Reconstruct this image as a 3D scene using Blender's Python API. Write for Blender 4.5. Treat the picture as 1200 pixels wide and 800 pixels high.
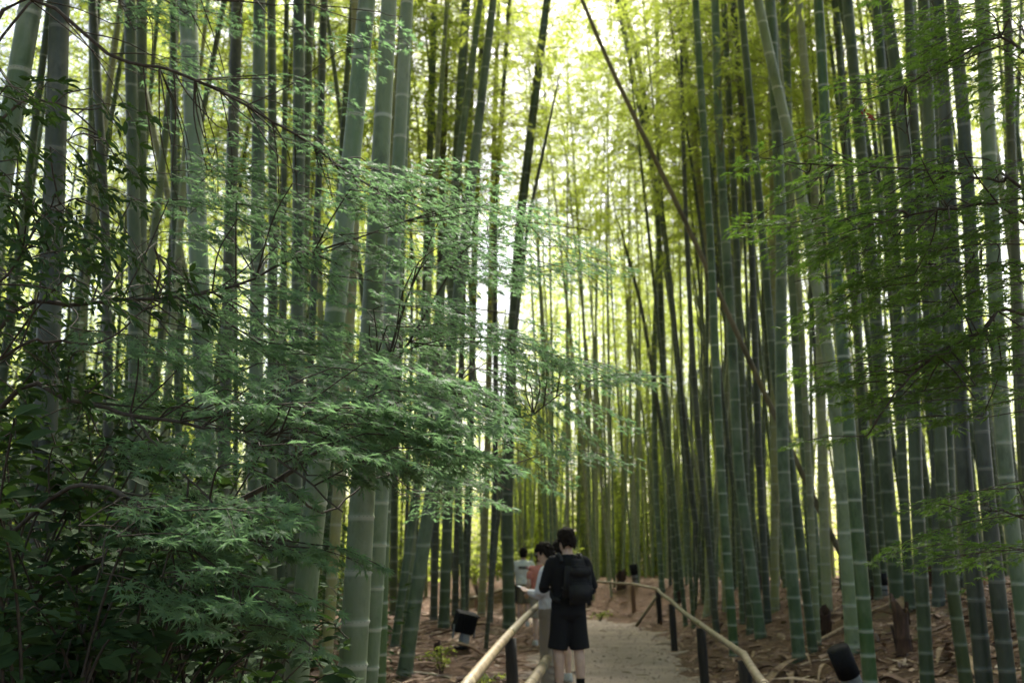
import bpy, bmesh, math, random
import numpy as np
from mathutils import Vector, Matrix

for o in list(bpy.data.objects):
    bpy.data.objects.remove(o)
R = math.radians
SC = bpy.context.scene
COL = SC.collection
random.seed(7)
RNG = np.random.default_rng(11)

# ------------------------------------------------------------------ camera
CAMH = 1.42
FPX = 1167.0
PITCH = math.atan(260.0 / FPX)
cam_d = bpy.data.cameras.new('camera')
cam_d.lens = 35.0
cam_d.sensor_width = 36.0
cam_d.clip_start = 0.05
cam_d.clip_end = 2000
cam_d.dof.use_dof = True
cam_d.dof.focus_distance = 3.7
cam_d.dof.aperture_fstop = 3.2
cam = bpy.data.objects.new('camera', cam_d)
COL.objects.link(cam)
cam.location = (0, 0, CAMH)
cam.rotation_euler = (math.pi / 2 + PITCH, 0, 0)
SC.camera = cam

# ------------------------------------------------------------------ sky, sun, exposure
SUN_EL, SUN_AZ = R(52), R(14)          # azimuth measured from +Y towards +X
world = bpy.data.worlds.new('World')
SC.world = world
world.use_nodes = True
wn = world.node_tree
wn.nodes.clear()
w_out = wn.nodes.new('ShaderNodeOutputWorld')
w_bg = wn.nodes.new('ShaderNodeBackground')
w_sky = wn.nodes.new('ShaderNodeTexSky')
w_sky.sky_type = 'NISHITA'
w_sky.sun_disc = False
w_sky.sun_elevation = SUN_EL
w_sky.sun_rotation = SUN_AZ
w_sky.air_density = 1.0
w_sky.dust_density = 4.0
w_sky.ozone_density = 0.6
w_bg.inputs['Strength'].default_value = 0.10
wn.links.new(w_sky.outputs[0], w_bg.inputs[0])
wn.links.new(w_bg.outputs[0], w_out.inputs[0])

sun_d = bpy.data.lights.new('sun', 'SUN')
sun_d.energy = 5.0
sun_d.angle = R(9)
sun_d.color = (1.0, 0.95, 0.86)
sun = bpy.data.objects.new('sun', sun_d)
COL.objects.link(sun)
sdir = Vector((math.sin(SUN_AZ) * math.cos(SUN_EL), math.cos(SUN_AZ) * math.cos(SUN_EL), math.sin(SUN_EL)))
sun.rotation_euler = sdir.to_track_quat('Z', 'Y').to_euler()
sun.location = (0, 0, 40)

SC.view_settings.view_transform = 'Standard'
SC.view_settings.look = 'None'
SC.view_settings.gamma = 1.0
SC.view_settings.use_curve_mapping = False
SC.view_settings.exposure = 1.93
SC.render.engine = 'CYCLES'
cy = SC.cycles
cy.use_denoising = True
cy.adaptive_threshold = 0.02
cy.max_bounces = 7
cy.diffuse_bounces = 4
cy.glossy_bounces = 2
cy.transmission_bounces = 6
cy.transparent_max_bounces = 4
cy.caustics_reflective = False
cy.caustics_refractive = False
cy.sample_clamp_indirect = 6.0

# ------------------------------------------------------------------ helpers
CP, SP = math.cos(PITCH), math.sin(PITCH)

def ray(px, py):
    u = (px - 600.0) / FPX
    v = (400.0 - py) / FPX
    return (u, CP - v * SP, SP + v * CP)

def P(px, py, Y):
    d = ray(px, py)
    t = Y / d[1]
    return np.array((d[0] * t, Y, CAMH + d[2] * t))

def proj(p):
    x, y, z = p[0], p[1], p[2] - CAMH
    f = y * CP + z * SP
    if f <= 0.05:
        return None
    return (600 + FPX * x / f, 400 - FPX * (-y * SP + z * CP) / f, f)

def mesh_np(name, verts, faces, smooth=True, attrs=None):
    """verts (N,3), faces (M,3) or (M,4) numpy -> mesh"""
    verts = np.asarray(verts, dtype=np.float32)
    faces = np.asarray(faces, dtype=np.int32)
    me = bpy.data.meshes.new(name)
    n, k = faces.shape
    me.vertices.add(len(verts))
    me.vertices.foreach_set('co', verts.ravel())
    me.loops.add(n * k)
    me.loops.foreach_set('vertex_index', faces.ravel())
    me.polygons.add(n)
    me.polygons.foreach_set('loop_start', np.arange(0, n * k, k, dtype=np.int32))
    me.polygons.foreach_set('use_smooth', np.full(n, smooth))
    for an, av in (attrs or {}).items():
        a = me.attributes.new(an, 'FLOAT', 'POINT')
        a.data.foreach_set('value', np.asarray(av, dtype=np.float32))
    me.update(calc_edges=True)
    me.validate()
    return me

def obj(name, me, mat=None, parent=None, loc=None):
    o = bpy.data.objects.new(name, me)
    COL.objects.link(o)
    if mat is not None and me is not None and len(me.materials) == 0:
        me.materials.append(mat)
    if parent is not None:
        o.parent = parent
    if loc is not None:
        o.location = loc
    return o

def tag(o, label=None, cat=None, group=None, kind=None):
    if label: o['label'] = label
    if cat: o['category'] = cat
    if group: o['group'] = group
    if kind: o['kind'] = kind
    return o

def thing(name, label, cat, loc=(0, 0, 0), rotz=0.0, group=None):
    o = bpy.data.objects.new(name, None)
    o.empty_display_size = 0.1
    COL.objects.link(o)
    o.location = loc
    o.rotation_euler = (0, 0, rotz)
    return tag(o, label, cat, group)

class MB:
    """collects triangles/quads as one mesh"""
    def __init__(s):
        s.v, s.f, s.n = [], [], 0
    def add(s, v, f):
        v = np.asarray(v, dtype=np.float32); f = np.asarray(f, dtype=np.int32)
        if f.shape[1] == 4:
            f = np.concatenate([f[:, [0, 1, 2]], f[:, [0, 2, 3]]])
        s.v.append(v); s.f.append(f + s.n); s.n += len(v)
    def mesh(s, name, smooth=True):
        return mesh_np(name, np.concatenate(s.v), np.concatenate(s.f), smooth)
    def build(s, name, mat, parent=None, smooth=True):
        return obj(name, s.mesh(name, smooth), mat, parent)

def tube(pts, rad, sides=6, cap=True):
    pts = np.asarray(pts, dtype=float)
    n = len(pts)
    rad = np.broadcast_to(np.asarray(rad, dtype=float), (n,))
    tan = np.gradient(pts, axis=0)
    tan /= np.linalg.norm(tan, axis=1)[:, None] + 1e-9
    ref = np.array((0.31, 0.17, 0.93)) if abs(tan[0][2]) < 0.8 else np.array((0.95, 0.2, 0.1))
    a = np.cross(tan, ref); a /= np.linalg.norm(a, axis=1)[:, None] + 1e-9
    b = np.cross(tan, a)
    th = np.arange(sides) * 2 * math.pi / sides
    v = pts[:, None, :] + rad[:, None, None] * (np.cos(th)[None, :, None] * a[:, None, :] + np.sin(th)[None, :, None] * b[:, None, :])
    v = v.reshape(-1, 3)
    i = np.arange(n - 1)[:, None] * sides
    j = np.arange(sides)[None, :]
    j2 = (j + 1) % sides
    f = np.stack([i + j, i + j2, i + sides + j2, i + sides + j], axis=-1).reshape(-1, 4)
    f = np.concatenate([f[:, [0, 1, 2]], f[:, [0, 2, 3]]])
    if cap:
        k = len(v)
        v = np.concatenate([v, pts[:1], pts[-1:]])
        c0 = np.stack([np.full(sides, k), (np.arange(sides) + 1) % sides, np.arange(sides)], axis=1)
        o2 = (n - 1) * sides
        c1 = np.stack([np.full(sides, k + 1), o2 + np.arange(sides), o2 + (np.arange(sides) + 1) % sides], axis=1)
        f = np.concatenate([f, c0, c1])
    return v, f

def smooth_line(pts, n):
    """Catmull-Rom through pts"""
    pts = np.asarray(pts, dtype=float)
    if len(pts) < 3:
        t = np.linspace(0, 1, n)[:, None]
        return pts[0] * (1 - t) + pts[-1] * t
    p = np.concatenate([[2 * pts[0] - pts[1]], pts, [2 * pts[-1] - pts[-2]]])
    out = []
    m = len(pts) - 1
    for q in np.linspace(0, m - 1e-6, n):
        i = int(q); t = q - i
        p0, p1, p2, p3 = p[i], p[i + 1], p[i + 2], p[i + 3]
        out.append(0.5 * ((2 * p1) + (-p0 + p2) * t + (2 * p0 - 5 * p1 + 4 * p2 - p3) * t * t + (-p0 + 3 * p1 - 3 * p2 + p3) * t ** 3))
    return np.array(out)

def norm(v):
    v = np.asarray(v, dtype=float)
    return v / (np.linalg.norm(v) + 1e-9)

def scatter_leaves(tv, tf, pos, xdir, ndir, size):
    """place leaf template (x = width, y = along leaf, z = normal)"""
    pos = np.asarray(pos); yd = np.asarray(xdir, dtype=float); nd = np.asarray(ndir, dtype=float)
    yd /= np.linalg.norm(yd, axis=1)[:, None] + 1e-9
    xd = np.cross(yd, nd); xd /= np.linalg.norm(xd, axis=1)[:, None] + 1e-9
    zd = np.cross(xd, yd)
    s = np.asarray(size)[:, None, None]
    v = pos[:, None, :] + s * (tv[None, :, 0:1] * xd[:, None, :] + tv[None, :, 1:2] * yd[:, None, :] + tv[None, :, 2:3] * zd[:, None, :])
    f = tf[None, :, :] + (np.arange(len(pos)) * len(tv))[:, None, None]
    return v.reshape(-1, 3), f.reshape(-1, 3)

def leaf_matrix(p, yd, nd, s):
    yd = norm(yd); xd = norm(np.cross(yd, nd)); zd = np.cross(xd, yd)
    m = np.eye(4)
    m[:3, 0] = xd * s; m[:3, 1] = yd * s; m[:3, 2] = zd * s; m[:3, 3] = p
    return Matrix(m.tolist())

# ------------------------------------------------------------------ materials
def new_mat(name):
    m = bpy.data.materials.new(name)
    m.use_nodes = True
    nt = m.node_tree
    nt.nodes.clear()
    out = nt.nodes.new('ShaderNodeOutputMaterial')
    bs = nt.nodes.new('ShaderNodeBsdfPrincipled')
    nt.links.new(bs.outputs[0], out.inputs[0])
    return m, nt, bs, out

def N(nt, typ, **kw):
    n = nt.nodes.new(typ)
    for k, v in kw.items():
        setattr(n, k, v)
    return n

def ramp(nt, fac, stops):
    r = N(nt, 'ShaderNodeValToRGB')
    el = r.color_ramp.elements
    el[0].position, el[0].color = stops[0][0], (*stops[0][1], 1)
    el[1].position, el[1].color = stops[-1][0], (*stops[-1][1], 1)
    for p, c in stops[1:-1]:
        e = el.new(p); e.color = (*c, 1)
    nt.links.new(fac, r.inputs[0])
    return r.outputs[0]

def mixc(nt, fac, a, b, typ='MIX'):
    n = N(nt, 'ShaderNodeMix', data_type='RGBA', blend_type=typ)
    for s, v in ((n.inputs[0], fac), (n.inputs[6], a), (n.inputs[7], b)):
        if isinstance(v, (int, float)): s.default_value = v
        elif isinstance(v, tuple): s.default_value = (*v, 1)
        else: nt.links.new(v, s)
    return n.outputs[2]

def noise(nt, scale, detail=4, vec=None, stretch=None, rough=0.55):
    tc = N(nt, 'ShaderNodeTexCoord')
    src = vec or tc.outputs['Object']
    if stretch:
        mp = N(nt, 'ShaderNodeMapping')
        mp.inputs['Scale'].default_value = stretch
        nt.links.new(src, mp.inputs[0]); src = mp.outputs[0]
    n = N(nt, 'ShaderNodeTexNoise')
    n.inputs['Scale'].default_value = scale
    n.inputs['Detail'].default_value = detail
    n.inputs['Roughness'].default_value = rough
    nt.links.new(src, n.inputs['Vector'])
    return n.outputs['Fac']

def bump(nt, bs, h, strength, dist=0.01):
    b = N(nt, 'ShaderNodeBump')
    b.inputs['Strength'].default_value = strength
    b.inputs['Distance'].default_value = dist
    nt.links.new(h, b.inputs['Height'])
    nt.links.new(b.outputs[0], bs.inputs['Normal'])

def simple_mat(name, c1, c2, scale=30, rough=0.8, stretch=None, bmp=0.0, spec=0.3, randomness=0.0):
    m, nt, bs, out = new_mat(name)
    f = noise(nt, scale, 5, stretch=stretch)
    c = ramp(nt, f, [(0.3, c1), (0.7, c2)])
    if randomness:
        oi = N(nt, 'ShaderNodeObjectInfo')
        hs = N(nt, 'ShaderNodeHueSaturation')
        mr = N(nt, 'ShaderNodeMapRange')
        mr.inputs[3].default_value = 1 - randomness; mr.inputs[4].default_value = 1 + randomness
        nt.links.new(oi.outputs['Random'], mr.inputs[0]); nt.links.new(mr.outputs[0], hs.inputs['Value'])
        nt.links.new(c, hs.inputs['Color']); c = hs.outputs[0]
    nt.links.new(c, bs.inputs['Base Color'])
    bs.inputs['Roughness'].default_value = rough
    bs.inputs['Specular IOR Level'].default_value = spec
    if bmp:
        bump(nt, bs, f, bmp)
    return m

def culm_mat(name, base, alt, wax, waxamt=0.8, rough=0.42):
    m, nt, bs, out = new_mat(name)
    fine = noise(nt, 1.0, 5, stretch=(60, 60, 1.2))
    blot = noise(nt, 2.6, 5, stretch=(1.5, 1.5, 0.7), rough=0.65)
    oi = N(nt, 'ShaderNodeObjectInfo')
    c = mixc(nt, fine, base, alt)
    # per-culm tint
    tint = ramp(nt, oi.outputs['Random'], [(0.0, (0.55, 0.70, 0.50)), (0.35, (0.95, 1.0, 0.95)), (0.6, (1.35, 1.22, 0.8)), (0.8, (0.75, 0.95, 0.8)), (1.0, (1.3, 1.28, 1.2))])
    c = mixc(nt, 1.0, c, tint, 'MULTIPLY')
    bl = ramp(nt, blot, [(0.42, (0, 0, 0)), (0.68, (1, 1, 1))])
    c = mixc(nt, bl, c, tuple(b_ * 0.82 + w_ * 0.18 for b_, w_ in zip(alt, wax)))       # lichen / bloom patches
    st = noise(nt, 1.3, 6, stretch=(2.2, 2.2, 1.0), rough=0.75)
    c = mixc(nt, ramp(nt, st, [(0.50, (0, 0, 0)), (0.66, (0.85, 0.85, 0.85))]), c, tuple(x * 0.35 for x in base))   # sooty stains
    at = N(nt, 'ShaderNodeAttribute', attribute_name='wax')
    wf = N(nt, 'ShaderNodeMath', operation='MULTIPLY')
    wf.inputs[1].default_value = waxamt
    nt.links.new(at.outputs['Fac'], wf.inputs[0])
    c = mixc(nt, wf.outputs[0], c, wax)
    nt.links.new(c, bs.inputs['Base Color'])
    bs.inputs['Roughness'].default_value = rough
    bs.inputs['Specular IOR Level'].default_value = 0.35
    bump(nt, bs, fine, 0.15, 0.004)
    return m

def leaf_mat(name, c1, c2, tr, trans=0.45, rough=0.5, vary=0.25, spec=0.25):
    m, nt, bs, out = new_mat(name)
    geo = N(nt, 'ShaderNodeNewGeometry')
    oi = N(nt, 'ShaderNodeObjectInfo')
    ad = N(nt, 'ShaderNodeMath', operation='ADD')
    nt.links.new(geo.outputs['Random Per Island'], ad.inputs[0]); nt.links.new(oi.outputs['Random'], ad.inputs[1])
    fr = N(nt, 'ShaderNodeMath', operation='FRACT')
    nt.links.new(ad.outputs[0], fr.inputs[0])
    c = mixc(nt, fr.outputs[0], c1, c2)
    nt.links.new(c, bs.inputs['Base Color'])
    bs.inputs['Roughness'].default_value = rough
    bs.inputs['Specular IOR Level'].default_value = spec
    tl = N(nt, 'ShaderNodeBsdfTranslucent')
    t2 = mixc(nt, fr.outputs[0], tr, tuple(x * (1 - vary) for x in tr))
    nt.links.new(t2, tl.inputs[0])
    mx = N(nt, 'ShaderNodeMixShader')
    mx.inputs[0].default_value = trans
    nt.links.new(bs.outputs[0], mx.inputs[1]); nt.links.new(tl.outputs[0], mx.inputs[2])
    nt.links.new(mx.outputs[0], out.inputs[0])
    return m

M = {}
M['culm_bright'] = culm_mat('culm_bright', (0.10, 0.14, 0.08), (0.145, 0.185, 0.118), (0.42, 0.45, 0.37), 0.7)  # paler culms; light from the path opening is partly put into this colour
M['culm_pale'] = culm_mat('culm_pale', (0.06, 0.09, 0.048), (0.088, 0.12, 0.068), (0.30, 0.33, 0.26), 0.55)
M['culm_grey'] = culm_mat('culm_grey', (0.029, 0.047, 0.021), (0.048, 0.067, 0.033), (0.24, 0.27, 0.20), 0.55)
M['culm_green'] = culm_mat('culm_green', (0.035, 0.07, 0.02), (0.055, 0.095, 0.03), (0.34, 0.38, 0.30), 0.7, rough=0.35)
M['culm_dark'] = culm_mat('culm_dark', (0.03, 0.036, 0.026), (0.05, 0.058, 0.042), (0.16, 0.17, 0.14), 0.6)
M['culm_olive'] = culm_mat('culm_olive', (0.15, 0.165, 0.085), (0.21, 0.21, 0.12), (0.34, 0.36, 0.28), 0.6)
M['culm_dead'] = culm_mat('culm_dead', (0.09, 0.075, 0.052), (0.14, 0.115, 0.08), (0.19, 0.16, 0.115), 0.5, 0.6)
M['pole'] = culm_mat('pole', (0.15, 0.115, 0.072), (0.27, 0.21, 0.135), (0.10, 0.072, 0.045), 0.8, 0.5)
M['node'] = simple_mat('node', (0.10, 0.10, 0.08), (0.26, 0.26, 0.22), 25, 0.7, randomness=0.2)
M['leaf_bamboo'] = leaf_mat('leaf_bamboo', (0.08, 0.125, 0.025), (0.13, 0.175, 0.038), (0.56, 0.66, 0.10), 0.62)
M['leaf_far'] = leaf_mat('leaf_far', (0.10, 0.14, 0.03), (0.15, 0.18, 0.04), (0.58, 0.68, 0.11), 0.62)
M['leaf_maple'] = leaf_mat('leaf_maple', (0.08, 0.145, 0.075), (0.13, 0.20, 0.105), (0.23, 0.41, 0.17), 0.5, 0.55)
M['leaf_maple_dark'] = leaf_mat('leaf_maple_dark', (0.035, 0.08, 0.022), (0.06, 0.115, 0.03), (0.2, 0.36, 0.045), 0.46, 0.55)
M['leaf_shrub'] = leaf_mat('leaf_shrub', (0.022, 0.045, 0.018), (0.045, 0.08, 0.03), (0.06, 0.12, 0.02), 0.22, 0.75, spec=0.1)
M['bark'] = simple_mat('bark', (0.035, 0.028, 0.02), (0.085, 0.07, 0.055), 40, 0.9, (1, 1, 0.3), 0.4)
M['twig'] = simple_mat('twig', (0.03, 0.025, 0.018), (0.075, 0.06, 0.042), 40, 0.85)
M['bamboo_twig'] = simple_mat('bamboo_twig', (0.12, 0.13, 0.05), (0.2, 0.19, 0.09), 20, 0.7)
M['post'] = simple_mat('post', (0.012, 0.011, 0.010), (0.04, 0.034, 0.028), 30, 0.85, (1, 1, 0.12), 0.5)
M['post_brown'] = simple_mat('post_brown', (0.12, 0.065, 0.035), (0.22, 0.125, 0.07), 30, 0.85, (1, 1, 0.12), 0.4)
M['sheath'] = simple_mat('sheath', (0.16, 0.10, 0.06), (0.36, 0.26, 0.17), 25, 0.85, (1, 1, 0.2), 0.3, randomness=0.35)
M['sheath_dark'] = simple_mat('sheath_dark', (0.015, 0.010, 0.008), (0.085, 0.045, 0.03), 18, 0.9, (1, 1, 0.2), 0.5, randomness=0.25)
M['black_metal'] = simple_mat('black_metal', (0.010, 0.010, 0.011), (0.018, 0.018, 0.02), 60, 0.8, spec=0.12)
M['grey_metal'] = simple_mat('grey_metal', (0.16, 0.17, 0.18), (0.24, 0.25, 0.26), 30, 0.6)
M['glass'] = simple_mat('glass', (0.02, 0.02, 0.02), (0.03, 0.03, 0.03), 5, 0.1, spec=0.6)

# ------------------------------------------------------------------ terrain
PATH = np.array([(1.0, -12), (1.0, 6), (1.1, 11), (1.45, 16), (1.85, 20.5), (1.8, 24), (0.9, 26.2), (-1.2, 27.3), (-5, 28), (-16, 28.5)], float)
PATHC = smooth_line(PATH, 64)
PHW = 1.12

def path_sd(x, y):
    """distance outside the path edge and side (+1 = right / outer)"""
    x = np.asarray(x, float); y = np.asarray(y, float)
    shp = x.shape
    x = x.ravel(); y = y.ravel()
    A = PATHC[:-1]; D = PATHC[1:] - A; DD = (D ** 2).sum(1)
    best = np.empty(len(x)); side = np.empty(len(x))
    for k in range(0, len(x), 20000):
        px = x[k:k + 20000, None] - A[:, 0]; py = y[k:k + 20000, None] - A[:, 1]
        t = np.clip((px * D[:, 0] + py * D[:, 1]) / DD, 0, 1)
        qx = px - t * D[:, 0]; qy = py - t * D[:, 1]
        d2 = qx * qx + qy * qy
        i = d2.argmin(1); r = np.arange(len(i))
        best[k:k + 20000] = np.sqrt(d2[r, i])
        side[k:k + 20000] = np.where(D[i, 0] * qy[r, i] - D[i, 1] * qx[r, i] < 0, 1.0, -1.0)
    return (best - PHW).reshape(shp), side.reshape(shp)

def sstep(a, b, v):
    t = np.clip((v - a) / (b - a), 0, 1)
    return t * t * (3 - 2 * t)

def gz(x, y):
    x = np.asarray(x, float); y = np.asarray(y, float)
    s, side = path_sd(x, y)
    far = sstep(18, 34, y)
    right = sstep(-0.1, 4.2, s) * (1.02 - 0.22 * far) + 0.06 * sstep(0, 0.5, s)
    left = 0.27 * sstep(-0.05, 1.5, s)
    z = np.where(side > 0, right, left)
    w = sstep(0.0, 1.0, s)
    z = z + w * (0.05 * np.sin(1.7 * x + 0.6 * y) * np.sin(1.3 * y - 0.4 * x) + 0.03 * np.sin(4.1 * x + 1.0) * np.sin(3.7 * y))
    z = z + (1 - w) * 0.008 * np.sin(2.3 * x) * np.sin(1.9 * y)
    return z

def gzf(x, y):
    return float(gz(np.array([x]), np.array([y]))[0])

def ground_hit(px, py):
    d = ray(px, py)
    Y = 3.0
    while Y < 60:
        t = Y / d[1]
        if CAMH + d[2] * t <= gzf(d[0] * t, Y):
            return Y
        Y += 0.1
    return 60.0

def axis_vals(lo, hi, fine_lo, fine_hi, fs, grow=1.25):
    v = list(np.arange(fine_lo, fine_hi + fs / 2, fs))
    s = fs; a = v[-1]
    while a < hi:
        s *= grow; a += s; v.append(min(a, hi))
    s = fs; a = v[0]; pre = []
    while a > lo:
        s *= grow; a -= s; pre.append(max(a, lo))
    return np.array(pre[::-1] + v)

def build_ground():
    xs = axis_vals(-600, 600, -14, 16, 0.16)
    ys = axis_vals(-600, 900, -3, 42, 0.16)
    X, Y = np.meshgrid(xs, ys)
    Z = gz(X.ravel(), Y.ravel()).reshape(X.shape)
    w = sstep(0.1, 0.6, path_sd(X.ravel(), Y.ravel())[0]).reshape(X.shape)
    Z = Z + w * RNG.normal(0, 0.012, X.shape)
    n, m = X.shape
    v = np.stack([X, Y, Z], -1).reshape(-1, 3)
    i = (np.arange(n - 1)[:, None] * m + np.arange(m - 1)[None, :]).ravel()
    f = np.stack([i, i + 1, i + m + 1, i + m], 1)
    mt, nt, bs, out = new_mat('soil')
    big = noise(nt, 0.8, 6)
    fine = noise(nt, 26, 6, rough=0.7)
    strips = noise(nt, 9, 5, stretch=(1, 3.5, 1), rough=0.7)
    c = ramp(nt, strips, [(0.32, (0.045, 0.026, 0.017)), (0.5, (0.125, 0.074, 0.047)), (0.68, (0.23, 0.145, 0.095))])
    c = mixc(nt, ramp(nt, big, [(0.4, (0, 0, 0)), (0.62, (0.6, 0.6, 0.6))]), c, (0.085, 0.055, 0.036))
    c = mixc(nt, ramp(nt, noise(nt, 1.7, 5), [(0.6, (0, 0, 0)), (0.72, (0.5, 0.5, 0.5))]), c, (0.06, 0.085, 0.025))
    nt.links.new(c, bs.inputs['Base Color'])
    bs.inputs['Roughness'].default_value = 0.95
    bs.inputs['Specular IOR Level'].default_value = 0.15
    bump(nt, bs, fine, 0.9, 0.03)
    o = obj('ground', mesh_np('ground', v, f), mt)
    tag(o, 'brown forest floor of bamboo litter and soil', None, None, 'structure')

def build_path():
    c = smooth_line(PATH, 420)
    t = np.gradient(c, axis=0); t /= np.linalg.norm(t, axis=1)[:, None]
    nrm = np.stack([t[:, 1], -t[:, 0]], 1)
    K = 15
    vs = []
    rag1 = np.convolve(RNG.normal(0, 0.35, 420), np.ones(7) / 7, 'same')
    rag2 = np.convolve(RNG.normal(0, 0.35, 420), np.ones(7) / 7, 'same')
    for k in range(K):
        q = k / (K - 1) * 2 - 1
        off = q * PHW * 0.98
        off = off + np.where(q > 0, rag1, rag2) * abs(q) ** 6
        p = c + nrm * off[:, None]
        z = gz(p[:, 0], p[:, 1])
        vs.append(np.concatenate([p, (z + 0.010)[:, None]], 1))
    v = np.stack(vs, 1).reshape(-1, 3)
    i = (np.arange(419)[:, None] * K + np.arange(K - 1)[None, :]).ravel()
    f = np.stack([i, i + 1, i + K + 1, i + K], 1)
    mt, nt, bs, out = new_mat('path_dirt')
    big = noise(nt, 0.9, 6)
    grit = noise(nt, 55, 6, rough=0.75)
    peb = N(nt, 'ShaderNodeTexVoronoi'); peb.inputs['Scale'].default_value = 34
    tc = N(nt, 'ShaderNodeTexCoord'); nt.links.new(tc.outputs['Object'], peb.inputs['Vector'])
    c = ramp(nt, big, [(0.38, (0.13, 0.098, 0.073)), (0.62, (0.34, 0.27, 0.215))])
    c = mixc(nt, 0.55, c, ramp(nt, grit, [(0.35, (0.06, 0.048, 0.038)), (0.65, (0.36, 0.31, 0.26))]))
    st = ramp(nt, peb.outputs['Distance'], [(0.05, (1, 1, 1)), (0.16, (0, 0, 0))])
    sel = N(nt, 'ShaderNodeMath', operation='GREATER_THAN'); sel.inputs[1].default_value = 0.78
    sp = N(nt, 'ShaderNodeSeparateColor'); nt.links.new(peb.outputs['Color'], sp.inputs[0]); nt.links.new(sp.outputs[0], sel.inputs[0])
    mu = N(nt, 'ShaderNodeMath', operation='MULTIPLY'); nt.links.new(sel.outputs[0], mu.inputs[0]); nt.links.new(st, mu.inputs[1])
    c = mixc(nt, mu.outputs[0], c, (0.42, 0.39, 0.35))
    nt.links.new(c, bs.inputs['Base Color'])
    bs.inputs['Roughness'].default_value = 0.95
    bs.inputs['Specular IOR Level'].default_value = 0.15
    bump(nt, bs, grit, 0.6, 0.012)
    o = obj('path', mesh_np('path', v, f), mt)
    tag(o, 'grey-brown gravel footpath bending away to the left', None, None, 'structure')

build_ground()
build_path()

# ------------------------------------------------------------------ bamboo
def make_crown(seed, L=7.0, nb=60, reach=1.55):
    """leafy upper part of a bamboo: branches and leaves round a vertical axis from z=0 to L"""
    g = np.random.default_rng(seed)
    br = MB()
    pos, yd, nd, sz = [], [], [], []
    for k in range(nb):
        h = L * (k + g.uniform(0, 1)) / nb
        q = h / L
        ln = reach * (0.55 + 0.45 * math.sin(math.pi * min(1, 0.15 + q * 0.95))) * g.uniform(0.6, 1.15) * (1.0 if q < 0.8 else 1.25 - q * 0.5)
        az = g.uniform(0, 2 * math.pi)
        d = np.array((math.cos(az), math.sin(az)))
        up = g.uniform(0.35, 0.95)
        t = np.linspace(0, 1, 7)
        pts = np.stack([d[0] * ln * t, d[1] * ln * t, h + ln * (up * t - (0.65 + 0.4 * g.uniform()) * t ** 2.4)], 1)
        br.add(*tube(pts, np.linspace(0.011, 0.003, 7), 3, False))
        for j in range(int(g.integers(6, 10))):
            u = g.uniform(0.25, 1.0)
            i0 = u * 6; a = int(min(i0, 5)); p0 = pts[a] * (1 - (i0 - a)) + pts[a + 1] * (i0 - a)
            az2 = az + g.uniform(-1.3, 1.3)
            tl = g.uniform(0.15, 0.42)
            td = np.array((math.cos(az2), math.sin(az2), g.uniform(-0.75, 0.35)))
            p1 = p0 + td * tl
            nl = int(g.integers(7, 13))
            uu = g.uniform(0.15, 1.05, nl)[:, None]
            lp = p0 + td * tl * uu + g.normal(0, 0.022, (nl, 3))
            a3 = az2 + g.normal(0, 0.9, nl)
            ld = np.stack([np.cos(a3), np.sin(a3), g.uniform(-1.0, 0.25, nl)], 1)
            nn = np.stack([g.normal(0, 0.5, nl), g.normal(0, 0.5, nl), np.full(nl, 1.0)], 1)
            pos.append(lp); yd.append(ld); nd.append(nn); sz.append(g.uniform(0.09, 0.165, nl))
    lt = np.array([(0, 0, 0), (0.085, 0.35, -0.02), (0, 1, -0.12), (-0.085, 0.35, -0.02)])
    lf = np.array([(0, 1, 2), (0, 2, 3)])
    v, f = scatter_leaves(lt, lf, np.concatenate(pos), np.concatenate(yd), np.concatenate(nd), np.concatenate(sz))
    return mesh_np('crown', v, f, False), br.mesh('branches')

CROWNS = [make_crown(100 + i) for i in range(6)]
LIGHT_CROWNS = [make_crown(200 + i, nb=28) for i in range(4)]
for a, b in CROWNS + LIGHT_CROWNS:
    a.materials.append(M['leaf_bamboo']); b.materials.append(M['bamboo_twig'])

def node_mesh():
    v, f = [], []
    prof = [(0.985, -0.075), (1.035, -0.03), (1.055, 0.0), (1.03, 0.025), (0.985, 0.05)]
    S = 20
    for r, z in prof:
        for k in range(S):
            a = 2 * math.pi * k / S
            v.append((r * math.cos(a), r * math.sin(a), z))
    for i in range(len(prof) - 1):
        for k in range(S):
            f.append((i * S + k, i * S + (k + 1) % S, (i + 1) * S + (k + 1) % S, (i + 1) * S + k))
    me = mesh_np('node', np.array(v), np.array(f))
    me.materials.append(M['node'])
    return me
NODE = node_mesh()

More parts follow.
